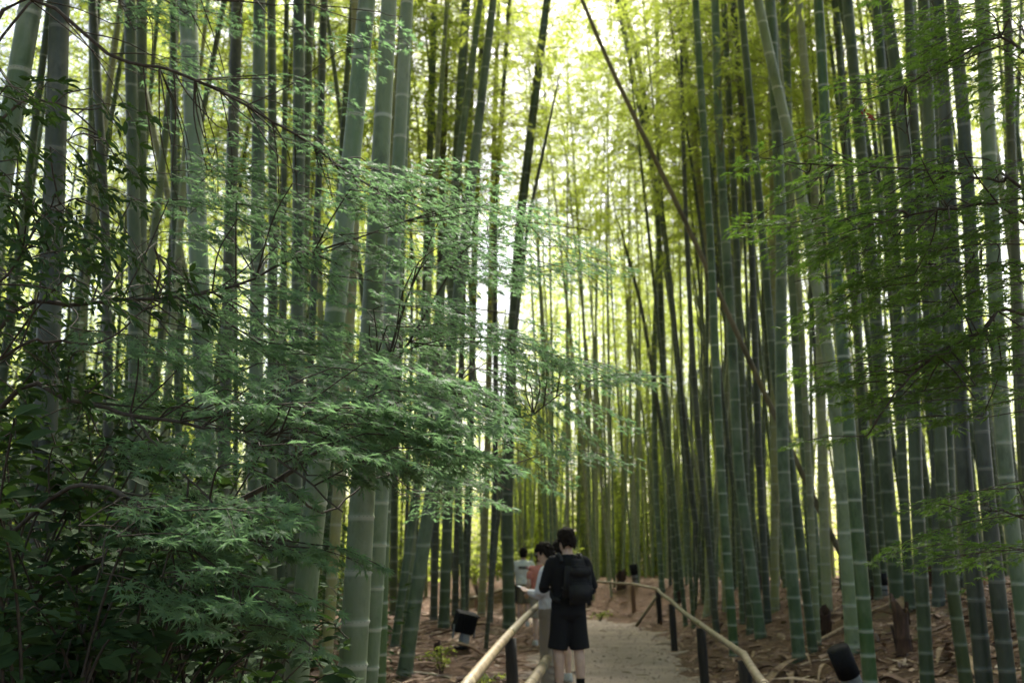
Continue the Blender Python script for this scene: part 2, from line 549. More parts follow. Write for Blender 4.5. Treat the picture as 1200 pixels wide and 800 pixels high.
def culm_mesh(zs, xs, ys, rad, sides, inter):
    """culm with real nodes; zs rel to base; inter(z) = internode length"""
    L = zs[-1]
    nodes = []
    z = inter(0) * 0.6
    while z < L - 0.1:
        nodes.append(z); z += inter(z) * random.uniform(0.82, 1.18)
    rz, rs, wx = [0.0], [1.0], [0.0]
    for nz in nodes:
        r = np.interp(nz, zs, rad)
        e = 0.16 * r + 0.002
        rz += [nz - 0.34 * r - 0.002, nz - 0.22 * r - 0.001, nz - e, nz, nz + e * 0.9, nz + e * 2.2]
        rs += [1.0, 1.0, 1.0, 1.075, 1.0, 1.0]
        wx += [0.0, 0.8, 0.9, 1.0, 0.1, 0.0]
    rz.append(L); rs.append(1.0); wx.append(0.0)
    o = np.argsort(rz, kind='stable')
    rz = np.array(rz)[o]; rs = np.array(rs)[o]; wx = np.array(wx)[o]
    keep = rz >= 0
    rz, rs, wx = rz[keep], rs[keep], wx[keep]
    cx = np.interp(rz, zs, xs); cyy = np.interp(rz, zs, ys); rr = np.interp(rz, zs, rad) * rs
    th = np.arange(sides) * 2 * math.pi / sides
    v = np.stack([cx[:, None] + rr[:, None] * np.cos(th), cyy[:, None] + rr[:, None] * np.sin(th), np.repeat(rz[:, None], sides, 1)], -1).reshape(-1, 3)
    n = len(rz)
    i = np.arange(n - 1)[:, None] * sides; j = np.arange(sides)[None, :]; j2 = (j + 1) % sides
    f = np.stack([i + j, i + j2, i + sides + j2, i + sides + j], -1).reshape(-1, 4)
    me = mesh_np('culm', v, f, True, {'wax': np.repeat(wx, sides)})
    return me, nodes

def bamboo(pts, r_lo, r_hi, mat, label, group, H=None, sides=12, node_parts=0.0, crown=True, crown_from=None, bend=0.0, light=False):
    """pts: world points, lowest first (two or more), first at/below ground. radii at first and last point"""
    pts = np.asarray(pts, float)
    d0 = (pts[1] - pts[0]); d0 /= max(d0[2], 1e-3)
    base = pts[0].copy()
    for _ in range(6):                       # slide along the lower direction onto the ground
        g = gzf(base[0], base[1]) - 0.04
        base = pts[0] + d0 * (g - pts[0][2])
    H = H or max(random.uniform(13.5, 16.5), pts[-1][2] + 3.5)
    top = base[2] + H
    p = [base] + [q for q in pts if q[2] > base[2] + 0.25]
    if p[-1][2] < top:
        d1 = (p[-1] - p[-2]); d1 /= max(d1[2], 1e-3)
        k = top - p[-1][2]
        p.append(p[-1] + d1 * k)
    p = np.array(p)
    zz = np.linspace(base[2], top, 90)
    xx = np.interp(zz, p[:, 2], p[:, 0]); yy = np.interp(zz, p[:, 2], p[:, 1])
    ker = np.hanning(13); ker /= ker.sum()
    def sm(a):
        e = np.concatenate([2 * a[0] - a[6:0:-1], a, 2 * a[-1] - a[-2:-8:-1]])
        return np.convolve(e, ker, 'valid')
    xx, yy = sm(xx), sm(yy)
    q = np.clip((zz - base[2] - 4) / (H - 4), 0, 1) ** 2
    ba = random.uniform(0, 6.28)
    bamt = max(0.0, random.uniform(0.3, 0.9) + bend)
    xx = xx + q * bamt * math.cos(ba); yy = yy + q * bamt * math.sin(ba)
    z_lo, z_hi = pts[0][2], pts[-1][2]
    zk = min(z_hi, top - 1.5)
    rad = np.interp(zz, [z_lo, zk, top], [r_lo, r_hi, 0.007])
    rad = rad * (1 + 0.18 * np.exp(-(zz - base[2]) / 0.12))
    root = thing('bamboo', label, 'bamboo', tuple(base), 0, group)
    dia = r_lo * 2
    lo, hi = 0.85 * dia + 0.06, 1.1 * dia + 0.24
    inter = lambda z: lo + (hi - lo) * min(1.0, z / 3.2) ** 0.8
    me, nodes = culm_mesh(zz - base[2], xx - base[0], yy - base[1], rad, sides, inter)
    obj('culm', me, M[mat], root)
    if node_parts:
        for nz in nodes:
            if nz > node_parts: break
            zi = nz
            x, y, r = (float(np.interp(zi, zz - base[2], a)) for a in (xx - base[0], yy - base[1], rad))
            pr = proj((x + base[0], y + base[1], nz + base[2]))
            if pr is None or not (-40 < pr[0] < 1240 and -40 < pr[1] < 840): continue
            n = obj('node', NODE, None, root, (x, y, nz))
            n.scale = (r * 1.02, r * 1.02, r * 1.02)
            n.rotation_euler = (random.uniform(-.05, .05), random.uniform(-.05, .05), random.uniform(0, 6.3))
    if crown:
        zc = crown_from if crown_from is not None else min(H - 4.0, max(H * random.uniform(0.48, 0.58), 2.2 + 0.62 * base[1] if base[1] < 16 else 0))
        x0, y0 = np.interp(zc, zz - base[2], xx - base[0]), np.interp(zc, zz - base[2], yy - base[1])
        x1, y1 = xx[-1] - base[0], yy[-1] - base[1]
        ax = Vector((x1 - x0, y1 - y0, H - zc))
        qt = ax.to_track_quat('Z', 'Y') @ Matrix.Rotation(random.uniform(0, 6.28), 3, 'Z').to_quaternion()
        cm, bm_ = random.choice(LIGHT_CROWNS if light else CROWNS)
        for nm, m_ in (('crown', cm), ('branches', bm_)):
            c = obj(nm, m_, None, root, (x0, y0, zc))
            c.rotation_mode = 'QUATERNION'; c.rotation_quaternion = qt
            s = (ax.length + 0.3) / 7.0
            c.scale = (s, s, s)
    return root

# hand-placed culms, measured in the photograph: (label, material, width low, width high, depth or None = base on ground, pixels low to high[, options])
G1 = 'bamboos near the path and the maples'
CULMS = [
 ('pale leaning bamboo in the top left corner crossing the frame edge', 'culm_bright', 26, 25, 5.6, [(-60, 600), (0, 216), (37, 0)]),
 ('thick dark bamboo at the far left behind evergreen leaves', 'culm_dark', 30, 22, 5.6, [(44, 720), (51, 540), (62, 270), (70, 0)]),
 ('thin dark bamboo right of the thick dark one at the far left', 'culm_dark', 12, 10, 9.5, [(128, 560), (124, 270), (108, 0)]),
 ('dark bamboo of the close pair behind the upper left maple twigs, left one', 'culm_grey', 18, 13, 7.6, [(158, 700), (159, 380), (152, 0)]),
 ('dark bamboo of the close pair behind the upper left maple twigs, right one', 'culm_grey', 15, 12, 8.4, [(168, 700), (165, 240), (166, 0)]),
 ('sturdy grey-green bamboo with sharp node rings standing alone in left maple foliage', 'culm_bright', 25, 20, 5.9, [(247, 760), (243, 560), (238, 430), (231, 262), (227, 140), (219, 0)]),
 ('slim bamboo close behind the left edge of the sturdy ringed bamboo', 'culm_grey', 8, 8, 11.0, [(212, 700), (204, 240), (203, 0)]),
 ('dark bamboo between the sturdy ringed one and the pale highlighted one', 'culm_dark', 15, 13, 9.0, [(256, 760), (270, 250), (278, 0)]),
 ('pale highlighted bamboo at upper left, right of the dark leaning one', 'culm_pale', 18, 14, 7.4, [(296, 780), (302, 240), (304, 0)]),
 ('slim bamboo touching the pale highlighted one on its right', 'culm_grey', 12, 10, 9.4, [(318, 780), (320, 240), (318, 0)]),
 ('bamboo with a greenish sheen left of the three thick pale culms', 'culm_grey', 17, 13, 7.8, [(344, 760), (350, 240), (350, 0)]),
 ('slim bamboo leaning right against its greenish neighbour at upper left', 'culm_grey', 10, 8, 10.5, [(326, 740), (357, 150), (366, 0)]),
 ('thin bamboo just left of the three thick pale culms at the top', 'culm_dark', 9, 8, 11.5, [(350, 740), (374, 200), (380, 0)]),
 ('short slanting bamboo leaning left behind the dark close pair', 'culm_olive', 9, 8, 12.0, [(268, 560), (195, 220), (174, 130), (146, 0)]),
 ('leftmost of the three thick pale bamboos, leaning to the right', 'culm_bright', 29, 20, 5.7, [(350, 770), (404, 262), (430, 0)]),
 ('middle of the three thick pale bamboos, with pale rings and a dark smudge', 'culm_bright', 34, 18, 5.3, [(412, 800), (421, 650), (442, 262), (456, 0)]),
 ('rightmost and slimmest of the three thick pale bamboos', 'culm_bright', 20, 14, 6.7, [(434, 780), (443, 650), (464, 250), (477, 0)]),
 ('green bamboo rising just right of the thickest trunk at bottom left', 'culm_green', 14, 9, 8.3, [(446, 770), (452, 560), (470, 260), (480, 0)]),
 ('upright bamboo behind the leaning pair left of the black box lamp', 'culm_grey', 10, 8, None, [(461, 722), (462, 570), (474, 200), (482, 0)]),
 ('slim leaning bamboo with white rings, left of the pair near the box lamp', 'culm_pale', 10, 8, None, [(462, 760), (480, 631), (512, 380), (555, 60)]),
 ('pale wide bamboo leaning right, its foot at the bottom edge left of box lamp', 'culm_pale', 18, 10, None, [(473, 796), (490, 680), (510, 547), (530, 400), (566, 100)]),
 ('short straight bamboo directly behind the pale wide leaning one', 'culm_grey', 10, 8, None, [(481, 730), (487, 600), (499, 330), (508, 40)]),
 ('dark bamboo behind the box lamp, left of the straight grey one', 'culm_dark', 9, 7, None, [(508, 728), (511, 600), (516, 300), (524, 0)]),
 ('straight grey bamboo rising right behind the black box lamp', 'culm_grey', 13, 11, None, [(520, 736), (526, 560), (532, 262), (546, 0)]),
 ('dark bamboo close to the right of the straight grey one above box lamp', 'culm_dark', 8, 6, None, [(533, 722), (538, 520), (545, 263), (558, 0)]),
 ('grey bamboo halfway between box lamp and the thick culm by the path', 'culm_grey', 10, 6, None, [(544, 722), (550, 560), (556, 300), (566, 0)]),
 ('olive bamboo with clear rings between the box lamp and the path', 'culm_olive', 9, 5, None, [(564, 722), (571, 540), (576, 262), (584, 0)]),
 ('slim bamboo leaning right, foot just left of the thick culm by path', 'culm_dark', 7, 5, None, [(574, 730), (581, 540), (580, 253), (597, 0)]),
 ('thick bamboo at the left path edge in front of the white T-shirt walker', 'culm_grey', 15, 9, None, [(597, 738), (594, 600), (597, 480), (600, 400), (609, 263), (641, 0)]),
 ('thin dark bamboo leaning right across the white sky gap', 'culm_dark', 5, 4, 15.5, [(588, 560), (603, 400), (618, 263), (663, 54), (675, 0)], dict(H=9.5, crown=False)),
 ('fresh green bamboo with bright rings near the right rail', 'culm_green', 11, 8, None, [(861, 772), (851, 640), (844, 540), (832, 270), (815, 0)]),
 ('slim grey bamboo pressed against the fresh green one near right rail', 'culm_grey', 10, 7, None, [(880, 742), (873, 540), (862, 263), (848, 0)]),
 ('grey bamboo with a flared curved foot beside the right rail', 'culm_pale', 13, 9, None, [(892, 748), (884, 690), (866, 560), (858, 400), (842, 150), (838, 0)]),
 ('dark bamboo leaning left behind the curved-foot one', 'culm_dark', 9, 7, None, [(900, 731), (889, 530), (880, 263), (859, 0)]),
 ('dark olive bamboo with a bare brown foot right of the path', 'culm_olive', 10, 9, None, [(908, 717), (908, 530), (907, 253), (903, 0)]),
 ('broad pale bamboo in front on the right bank, foot near the litter mound', 'culm_pale', 15, 12, None, [(937, 775), (918, 560), (915, 420), (916, 270), (906, 60), (902, 0)]),
 ('grey bamboo rising from the bank just right of the broad pale one', 'culm_grey', 11, 8, None, [(953, 765), (926, 530), (908, 450), (896, 300), (868, 0)]),
 ('pale ringed bamboo behind the broad pale one, foot by a brown stump', 'culm_pale', 13, 10, None, [(963, 718), (944, 530), (936, 460), (928, 300), (919, 0)]),
 ('dull brownish bamboo upright behind the pale ringed one', 'culm_olive', 12, 9, None, [(970, 722), (964, 560), (960, 300), (951, 170), (936, 0)]),
 ('big grey bamboo sweeping up and left across the right side', 'culm_bright', 17, 11, None, [(1000, 766), (985, 540), (975, 440), (952, 300), (930, 180), (907, 88), (888, 0)]),
 ('dark green bamboo with bold white rings behind the tilted spotlight', 'culm_green', 17, 11, 8.3, [(1020, 800), (997, 530), (994, 490), (976, 270), (968, 160), (959, 0)]),
 ('thin dark bamboo beyond the bold ringed green one', 'culm_dark', 10, 9, None, [(1022, 702), (1012, 530), (1002, 300), (993, 165), (979, 0)]),
 ('bamboo standing above the dark sheathed stump on the right bank', 'culm_grey', 17, 12, None, [(1053, 712), (1037, 540), (1024, 330), (1008, 165), (993, 0)]),
 ('slim bamboo right of the sheathed stump, half hidden', 'culm_grey', 12, 10, None, [(1067, 717), (1057, 540), (1050, 300), (1040, 165), (1027, 0)]),
 ('stout grey bamboo whose foot meets the bottom edge, right of sheathed stump', 'culm_grey', 16, 13, 8.6, [(1087, 802), (1072, 540), (1068, 300), (1062, 165), (1038, 0)]),
 ('bamboo right of the stout one, its foot far up the bank', 'culm_dark', 14, 11, None, [(1100, 711), (1098, 540), (1084, 300), (1070, 135), (1065, 0)]),
 ('dark grey bamboo with faint rings under the lower right maple sprays', 'culm_grey', 15, 13, 8.4, [(1133, 804), (1106, 620), (1098, 420), (1090, 165), (1082, 0)]),
 ('thick shaded bamboo passing behind the lower right maple sprays', 'culm_dark', 20, 14, 7.4, [(1154, 804), (1128, 540), (1118, 330), (1108, 140), (1099, 0)]),
 ('dark bamboo leaning left at the right side, nearest the maple sprays', 'culm_dark', 19, 14, 7.2, [(1182, 804), (1152, 540), (1140, 330), (1130, 140), (1116, 0)]),
 ('blue-grey bamboo at the right frame edge leaning left', 'culm_bright', 18, 16, 7.8, [(1204, 760), (1176, 540), (1166, 330), (1157, 135), (1151, 0)]),
 ('slim bamboo in the right corner beyond the blue-grey one', 'culm_dark', 12, 10, 10.5, [(1212, 700), (1198, 480), (1186, 200), (1180, 0)]),
 ('shaded bamboo with grey bloom between sheathed stump and stout neighbour', 'culm_grey', 12, 9, None, [(1119, 700), (1112, 530), (1106, 300), (1090, 0)]),
 ('slender bamboo leaning right from the bank beside the bend of right rail', 'culm_olive', 10, 6, None, [(829, 722), (838, 600), (850, 480), (866, 300), (886, 60)]),
 ('dark bamboo beside the right rail bend leaning left', 'culm_dark', 8, 6, None, [(826, 700), (806, 540), (796, 440), (778, 263), (720, -20)]),
 ('bamboo left of the curved-foot one with yellowish sides', 'culm_olive', 9, 7, None, [(852, 716), (842, 530), (836, 400), (824, 263), (800, 33)]),
 ('slim grey bamboo with dark foot sheath at the right rail corner', 'culm_grey', 8, 6, None, [(794, 706), (786, 560), (776, 420), (772, 263), (752, 90), (730, 0)]),
 ('pale thin bamboo rising behind the right rail corner', 'culm_pale', 7, 5, None, [(776, 694), (768, 560), (766, 420), (773, 255), (770, 30)]),
 ('thin bamboo leaning left above the far rail end', 'culm_dark', 6, 4, None, [(796, 690), (782, 540), (752, 360), (727, 267), (677, 128)], dict(H=11)),
]

def place_culms():
    for c in CULMS:
        label, mat, wb, wt, Y, px = c[:6]
        kw = c[6] if len(c) > 6 else {}
        if Y is None:
            Y = ground_hit(*px[0])
        pts = [P(x, y, Y) for x, y in px]
        def rr(p, w):
            f = proj(p)[2]
            return 0.5 * w * f / FPX
        near = wb >= 9
        bamboo(pts, rr(pts[0], wb), rr(pts[-1], wt), mat, label, G1, sides=22 if wb >= 13 else 14,
               node_parts=9.0 if near else 0.0, bend=-1.0, **kw)
        # crowd record for spacing
        USED.append((pts[0][0], Y))

USED = []
place_culms()

# the brown dead culm leaning across
def dead_culm():
    Y = 15.5
    px = [(1006, 690), (965, 607), (908, 486), (808, 270), (745, 140), (712, 70), (682, 0), (640, -95)]
    pts = np.array([P(x, y, Y) for x, y in px])
    root = thing('dead_bamboo', 'brown dead bamboo pole leaning diagonally across the upper right grove', 'bamboo', tuple(pts[0]))
    line = smooth_line(pts - pts[0], 60)
    v, f = tube(line, np.linspace(0.047, 0.032, 60), 12)
    me = mesh_np('culm', v, f)
    obj('culm', me, M['culm_dead'], root)
    for k in range(3, 58, 3):
        n = obj('node', NODE, None, root, tuple(line[k]))
        r = np.interp(k, [0, 59], [0.047, 0.032])
        n.scale = (r, r, r)
        n.rotation_mode = 'QUATERNION'
        n.rotation_quaternion = Vector(line[k + 1] - line[k]).to_track_quat('Z', 'Y')
dead_culm()

# rows further back
MARKS = [(53, 'the thick dark far left bamboo'), (161, 'the dark close pair'), (238, 'the sturdy ringed bamboo'), (300, 'the pale highlighted bamboo'), (347, 'the greenish bamboo'),
         (388, 'the leftmost thick pale bamboo'), (430, 'the middle thick pale bamboo'), (452, 'the rightmost thick pale bamboo'), (500, 'the leaning pair'), (545, 'the box lamp'),
         (597, 'the thick path-edge bamboo'), (632, 'the salmon top'), (667, 'the backpack'), (700, 'the far rail end'), (740, 'the brown rail post'), (787, 'the right rail corner'),
         (844, 'the fresh green bamboo'), (872, 'the curved-foot bamboo'), (916, 'the broad pale bamboo'), (944, 'the pale ringed bamboo'), (985, 'the sweeping grey bamboo'), (1010, 'the bold ringed green bamboo'), (1050, 'the sheathed stump'),
         (1080, 'the stout grey bamboo'), (1122, 'the thick shaded bamboo'), (1170, 'the blue-grey edge bamboo')]
def mark(px):
    m = min(MARKS, key=lambda q: abs(q[0] - px))
    d = px - m[0]
    return ('in line with ' if abs(d) < 6 else 'left of ' if d < 0 else 'right of ') + m[1]
TINT = dict(culm_grey='grey-green', culm_dark='dark', culm_olive='olive', culm_pale='pale', culm_bright='pale')
def row_bamboo(x, y, label, group, mats, r=None, lean=0.045, H=None, crown=True, sides=10, light=False, tall=(15.0, 18.5), rr=(0.042, 0.062)):
    H = H or random.uniform(*tall)
    r = r or random.uniform(*rr)
    base = np.array((x, y, gzf(x, y)))
    lx, ly = random.gauss(0, lean), random.gauss(0, lean)
    p1 = base + np.array((lx * 4, ly * 4, 4.0))
    lx2, ly2 = lx + random.gauss(0, 0.025), ly + random.gauss(0, 0.025)
    p2 = p1 + np.array((lx2 * 5, ly2 * 5, 5.0))
    mt = random.choice(mats)
    a, b = proj(base), proj(p1)
    k = (b[0] - a[0]) / max(1.0, a[1] - b[1])
    ln = 'upright' if abs(k) < 0.035 else 'right-leaning' if k > 0 else 'left-leaning'
    ln = ('stout ' if r > sum(rr) / 2 * 1.07 else 'fine ' if r < sum(rr) / 2 * 0.93 else '') + ln
    return bamboo([base, p1, p2], r, r * 0.74, mt, label % (TINT[mt], ln) + ', ' + mark((a[0] + b[0]) / 2), group, H=H, sides=sides, crown=crown, light=light)

def free(x, y, dmin):
    for a, b in USED:
        if (a - x) ** 2 + (b - y) ** 2 < dmin * dmin:
            return False
    return True

def fill(n, xr, yr, label, group, mats, dmin=0.45, cond=None, **kw):
    k = tries = 0
    while k < n and tries < n * 60:
        tries += 1
        y = random.uniform(*yr); x = random.uniform(*xr)
        s, side = path_sd(np.array([x]), np.array([y]))
        if s[0] < 0.55 or not free(x, y, dmin): continue
        if cond and not cond(x, y, side[0]): continue
        USED.append((x, y))
        h = None
        q = x / y
        if -0.046 < q < 0.024 and y > 18:        # the young culms under the gap of sky
            h = random.uniform(9.0, 11.0)
        row_bamboo(x, y, label, group, mats, H=h, **kw)
        k += 1

inview = lambda x, y: abs(x / y) < 0.60
# left rear: behind the maple
fill(70, (-13, -0.4), (9.5, 26), '%s %s bamboo behind left maple', 'bamboos of the left back rows',
     ['culm_grey', 'culm_grey', 'culm_dark', 'culm_olive', 'culm_pale'],
     cond=lambda x, y, s: inview(x, y) and s < 0 and not (-0.075 < x / y < 0.06 and y < 19) and not (x / y > -0.15 and y < 13))
# right bank rear
fill(60, (3.2, 16), (12.5, 27), '%s %s bamboo on rear right bank', 'bamboos of the right back rows',
     ['culm_grey', 'culm_grey', 'culm_dark', 'culm_olive', 'culm_pale'],
     cond=lambda x, y, s: inview(x, y) and s > 0 and x / y > 0.165, light=True)
# slim culms filling the right of the bend
fill(36, (2.5, 8), (18, 30), '%s %s bamboo behind right rail', 'slim bamboos behind the right rail',
     ['culm_grey', 'culm_olive', 'culm_pale', 'culm_grey', 'culm_dark'], dmin=0.3,
     cond=lambda x, y, s: s > 0 and 0.1 < x / y < 0.27 and not (x / y < 0.15 and y < 29), sides=8, light=True, rr=(0.034, 0.05))
# tall ones closing the canopy right of the gap
fill(14, (0.9, 4), (28.6, 33), '%s %s tall bamboo behind the far rail', 'tall bamboos behind the far rail', ['culm_olive', 'culm_pale'], dmin=0.3,
     cond=lambda x, y, s: s > 0 and 0.03 < x / y < 0.125, sides=8, light=True, tall=(19, 21), rr=(0.034, 0.046))
# beyond the bend
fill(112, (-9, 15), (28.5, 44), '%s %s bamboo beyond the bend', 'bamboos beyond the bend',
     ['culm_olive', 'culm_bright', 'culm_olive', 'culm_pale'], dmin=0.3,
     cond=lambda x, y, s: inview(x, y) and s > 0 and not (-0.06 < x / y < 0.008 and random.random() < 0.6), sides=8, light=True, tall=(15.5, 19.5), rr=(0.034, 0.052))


# the same grove beside and behind the viewpoint, outside the picture: one mass
def surrounding_wood():
    root = thing('surrounding_bamboo_wood', 'bamboo grove continuing around and behind the viewpoint', 'wood')
    root['kind'] = 'stuff'
    z = np.linspace(0, 13.5, 30)
    me, _ = culm_mesh(z, 0 * z, 0 * z, np.linspace(0.055, 0.008, 30), 8, lambda q: 0.35)
    me.materials.append(M['culm_grey'])
    g = random.Random(21)
    k = tries = 0
    while k < 85 and tries < 8000:
        tries += 1
        x, y = g.uniform(-17, 19), g.uniform(-13, 24)
        s, _ = path_sd(np.array([x]), np.array([y]))
        if s[0] < 0.9: continue
        if y > 0 and abs(x) < 0.66 * y + 1.2: continue
        if not free(x, y, 1.0): continue
        USED.append((x, y))
        c = obj('culm', me, None, root, (x, y, gzf(x, y)))
        rot = (g.gauss(0, .04), g.gauss(0, .04), g.uniform(0, 6.28))
        c.rotation_euler = rot
        cm, bm_ = g.choice(CROWNS)
        zc = g.uniform(5.2, 6.6)
        top = Matrix.Rotation(rot[1], 3, 'Y') @ Matrix.Rotation(rot[0], 3, 'X') @ Vector((0, 0, zc))
        for nm, m_ in (('crown', cm), ('branches', bm_)):
            o = obj(nm, m_, None, root, (x + top.x, y + top.y, gzf(x, y) + top.z)); o.rotation_euler = rot
            s_ = (13.5 - zc) / 7.0; o.scale = (s_, s_, s_)
        k += 1
surrounding_wood()

# ------------------------------------------------------------------ far wood and undergrowth (read as one mass)
def far_wood():
    g = np.random.default_rng(5)
    cu = MB()
    pos, yd, nd, sz = [], [], [], []
    zones = [(150, 46, 72, -0.62, 0.62)] + [(130, 27, 46, -0.62, -0.07)] + [(45, 28, 46, 0.27, 0.62)] + [(90, 44, 58, 0.0, 0.26)]
    spots = [(g.uniform(z[1], z[2]), g.uniform(z[3], z[4])) for z in zones for _ in range(z[0])]
    for y, q in spots:
        x = q * y
        if path_sd(np.array([x]), np.array([y]))[0][0] < 0.6: continue
        gap = -0.032 < x / y < 0.026
        h = g.uniform(13, 18) if not gap else g.uniform(7, 10)
        b = np.array((x, y, gzf(x, y)))
        l = g.normal(0, 0.5, 2)
        t = np.linspace(0, 1, 6)
        pts = np.stack([b[0] + l[0] * t ** 2, b[1] + l[1] * t ** 2, b[2] + h * t], 1)
        cu.add(*tube(pts, np.linspace(0.06, 0.01, 6), 6, False))
        nl = 900 if y > 44 else 1500
        u = g.uniform(0.12, 1.0, nl)
        c = np.stack([np.interp(u, t, pts[:, i]) for i in range(3)], 1)
        az = g.uniform(0, 6.28, nl); r = 1.6 * np.sqrt(g.uniform(0, 1, nl)) * (1.1 - 0.6 * u)
        cl = g.integers(0, 40, nl)                    # clumped sprays
        az = cl * 2.399 + g.normal(0, 0.25, nl)
        c[:, 2] += 0.25 * np.sin(cl * 1.7)
        p = c + np.stack([np.cos(az) * r, np.sin(az) * r, g.normal(0, 0.12, nl) - 0.2 * r], 1)
        pos.append(p)
        yd.append(np.stack([np.cos(az), np.sin(az), g.uniform(-1, .2, nl)], 1))
        nd.append(np.stack([g.normal(0, .6, nl), g.normal(0, .6, nl), np.ones(nl)], 1))
        sz.append(g.uniform(0.18, 0.34, nl) * (1.0 if y > 44 else 0.75))
    lt = np.array([(0, 0, 0), (0.11, 0.4, 0), (0, 1, -0.1), (-0.11, 0.4, 0)]); lf = np.array([(0, 1, 2), (0, 2, 3)])
    v, f = scatter_leaves(lt, lf, np.concatenate(pos), np.concatenate(yd), np.concatenate(nd), np.concatenate(sz))
    for k in range(260):                              # bare slim stems among them
        y = g.uniform(42, 62); x = g.uniform(-0.02, 0.3) * y
        b = np.array((x, y, gzf(x, y))); l = g.normal(0, 0.45, 2); t = np.linspace(0, 1, 5)
        cu.add(*tube(np.stack([b[0] + l[0] * t, b[1] + l[1] * t, b[2] + 9 * t], 1), np.linspace(0.055, 0.03, 5), 6, False))
    root = thing('far_bamboo_wood', 'hazy yellow-green wood far behind the stand of bamboo', 'wood')
    root['kind'] = 'stuff'
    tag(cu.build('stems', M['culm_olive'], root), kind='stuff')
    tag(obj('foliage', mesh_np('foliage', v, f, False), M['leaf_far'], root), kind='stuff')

def undergrowth():
    g = np.random.default_rng(6)
    pos, yd, nd, sz = [], [], [], []
    for k in range(230):
        y = g.uniform(45.5, 56) if k > 60 else g.uniform(31, 46); x = (g.uniform(-0.6, 0.6) if k > 60 else g.uniform(-0.6, -0.08)) * y
        r = g.uniform(0.8, 1.7); h = g.uniform(1.5, 4.5)
        nl = 520
        a = g.uniform(0, 6.28, nl); q = np.sqrt(g.uniform(0, 1, nl)) * r
        z = gzf(x, y) + h * g.uniform(0, 1, nl) * (1 - 0.5 * (q / r) ** 2)
        pos.append(np.stack([x + np.cos(a) * q, y + np.sin(a) * q, z], 1))
        yd.append(np.stack([np.cos(a), np.sin(a), g.uniform(-.6, .5, nl)], 1))
        nd.append(np.stack([g.normal(0, .6, nl), g.normal(0, .6, nl), np.ones(nl)], 1))
        sz.append(g.uniform(0.14, 0.3, nl))
    lt = np.array([(0, 0, 0), (0.2, 0.45, 0), (0, 1, -0.1), (-0.2, 0.45, 0)]); lf = np.array([(0, 1, 2), (0, 2, 3)])
    v, f = scatter_leaves(lt, lf, np.concatenate(pos), np.concatenate(yd), np.concatenate(nd), np.concatenate(sz))
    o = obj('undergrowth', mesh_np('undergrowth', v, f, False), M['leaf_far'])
    tag(o, 'bright low undergrowth behind the far bamboo stems', 'undergrowth', None, 'stuff')
def thicket():
    """shaded evergreen thicket filling the left side behind the front bamboos"""
    g = np.random.default_rng(9)
    pos, yd, nd, sz = [], [], [], []
    for k in range(125):
        y = g.uniform(9, 24); x = (g.uniform(-0.62, -0.2) if k < 75 else g.uniform(-0.62, -0.38)) * y
        if path_sd(np.array([x]), np.array([y]))[0][0] < 2: continue
        r = g.uniform(0.6, 1.3); h = g.uniform(1.2, 3.6) if k < 65 else g.uniform(3.5, 6.5)
        nl = 480 if k < 65 else 800
        a = g.uniform(0, 6.28, nl); q = np.sqrt(g.uniform(0, 1, nl)) * r
        z = gzf(x, y) + h * g.uniform(0, 1, nl) * (1 - 0.5 * (q / r) ** 2)
        pos.append(np.stack([x + np.cos(a) * q, y + np.sin(a) * q, z], 1))
        yd.append(np.stack([np.cos(a), np.sin(a), g.uniform(-.7, .4, nl)], 1))
        nd.append(np.stack([g.normal(0, .6, nl), g.normal(0, .6, nl), np.ones(nl)], 1))
        sz.append(g.uniform(0.07, 0.14, nl))
    lt = np.array([(0, 0, 0), (0.2, 0.45, 0), (0, 1, -0.1), (-0.2, 0.45, 0)]); lf = np.array([(0, 1, 2), (0, 2, 3)])
    v, f = scatter_leaves(lt, lf, np.concatenate(pos), np.concatenate(yd), np.concatenate(nd), np.concatenate(sz))
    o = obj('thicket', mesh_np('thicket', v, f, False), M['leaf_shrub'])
    tag(o, 'dark tangled thicket behind the bamboos on the left', 'thicket', None, 'stuff')
far_wood()
undergrowth()
thicket()

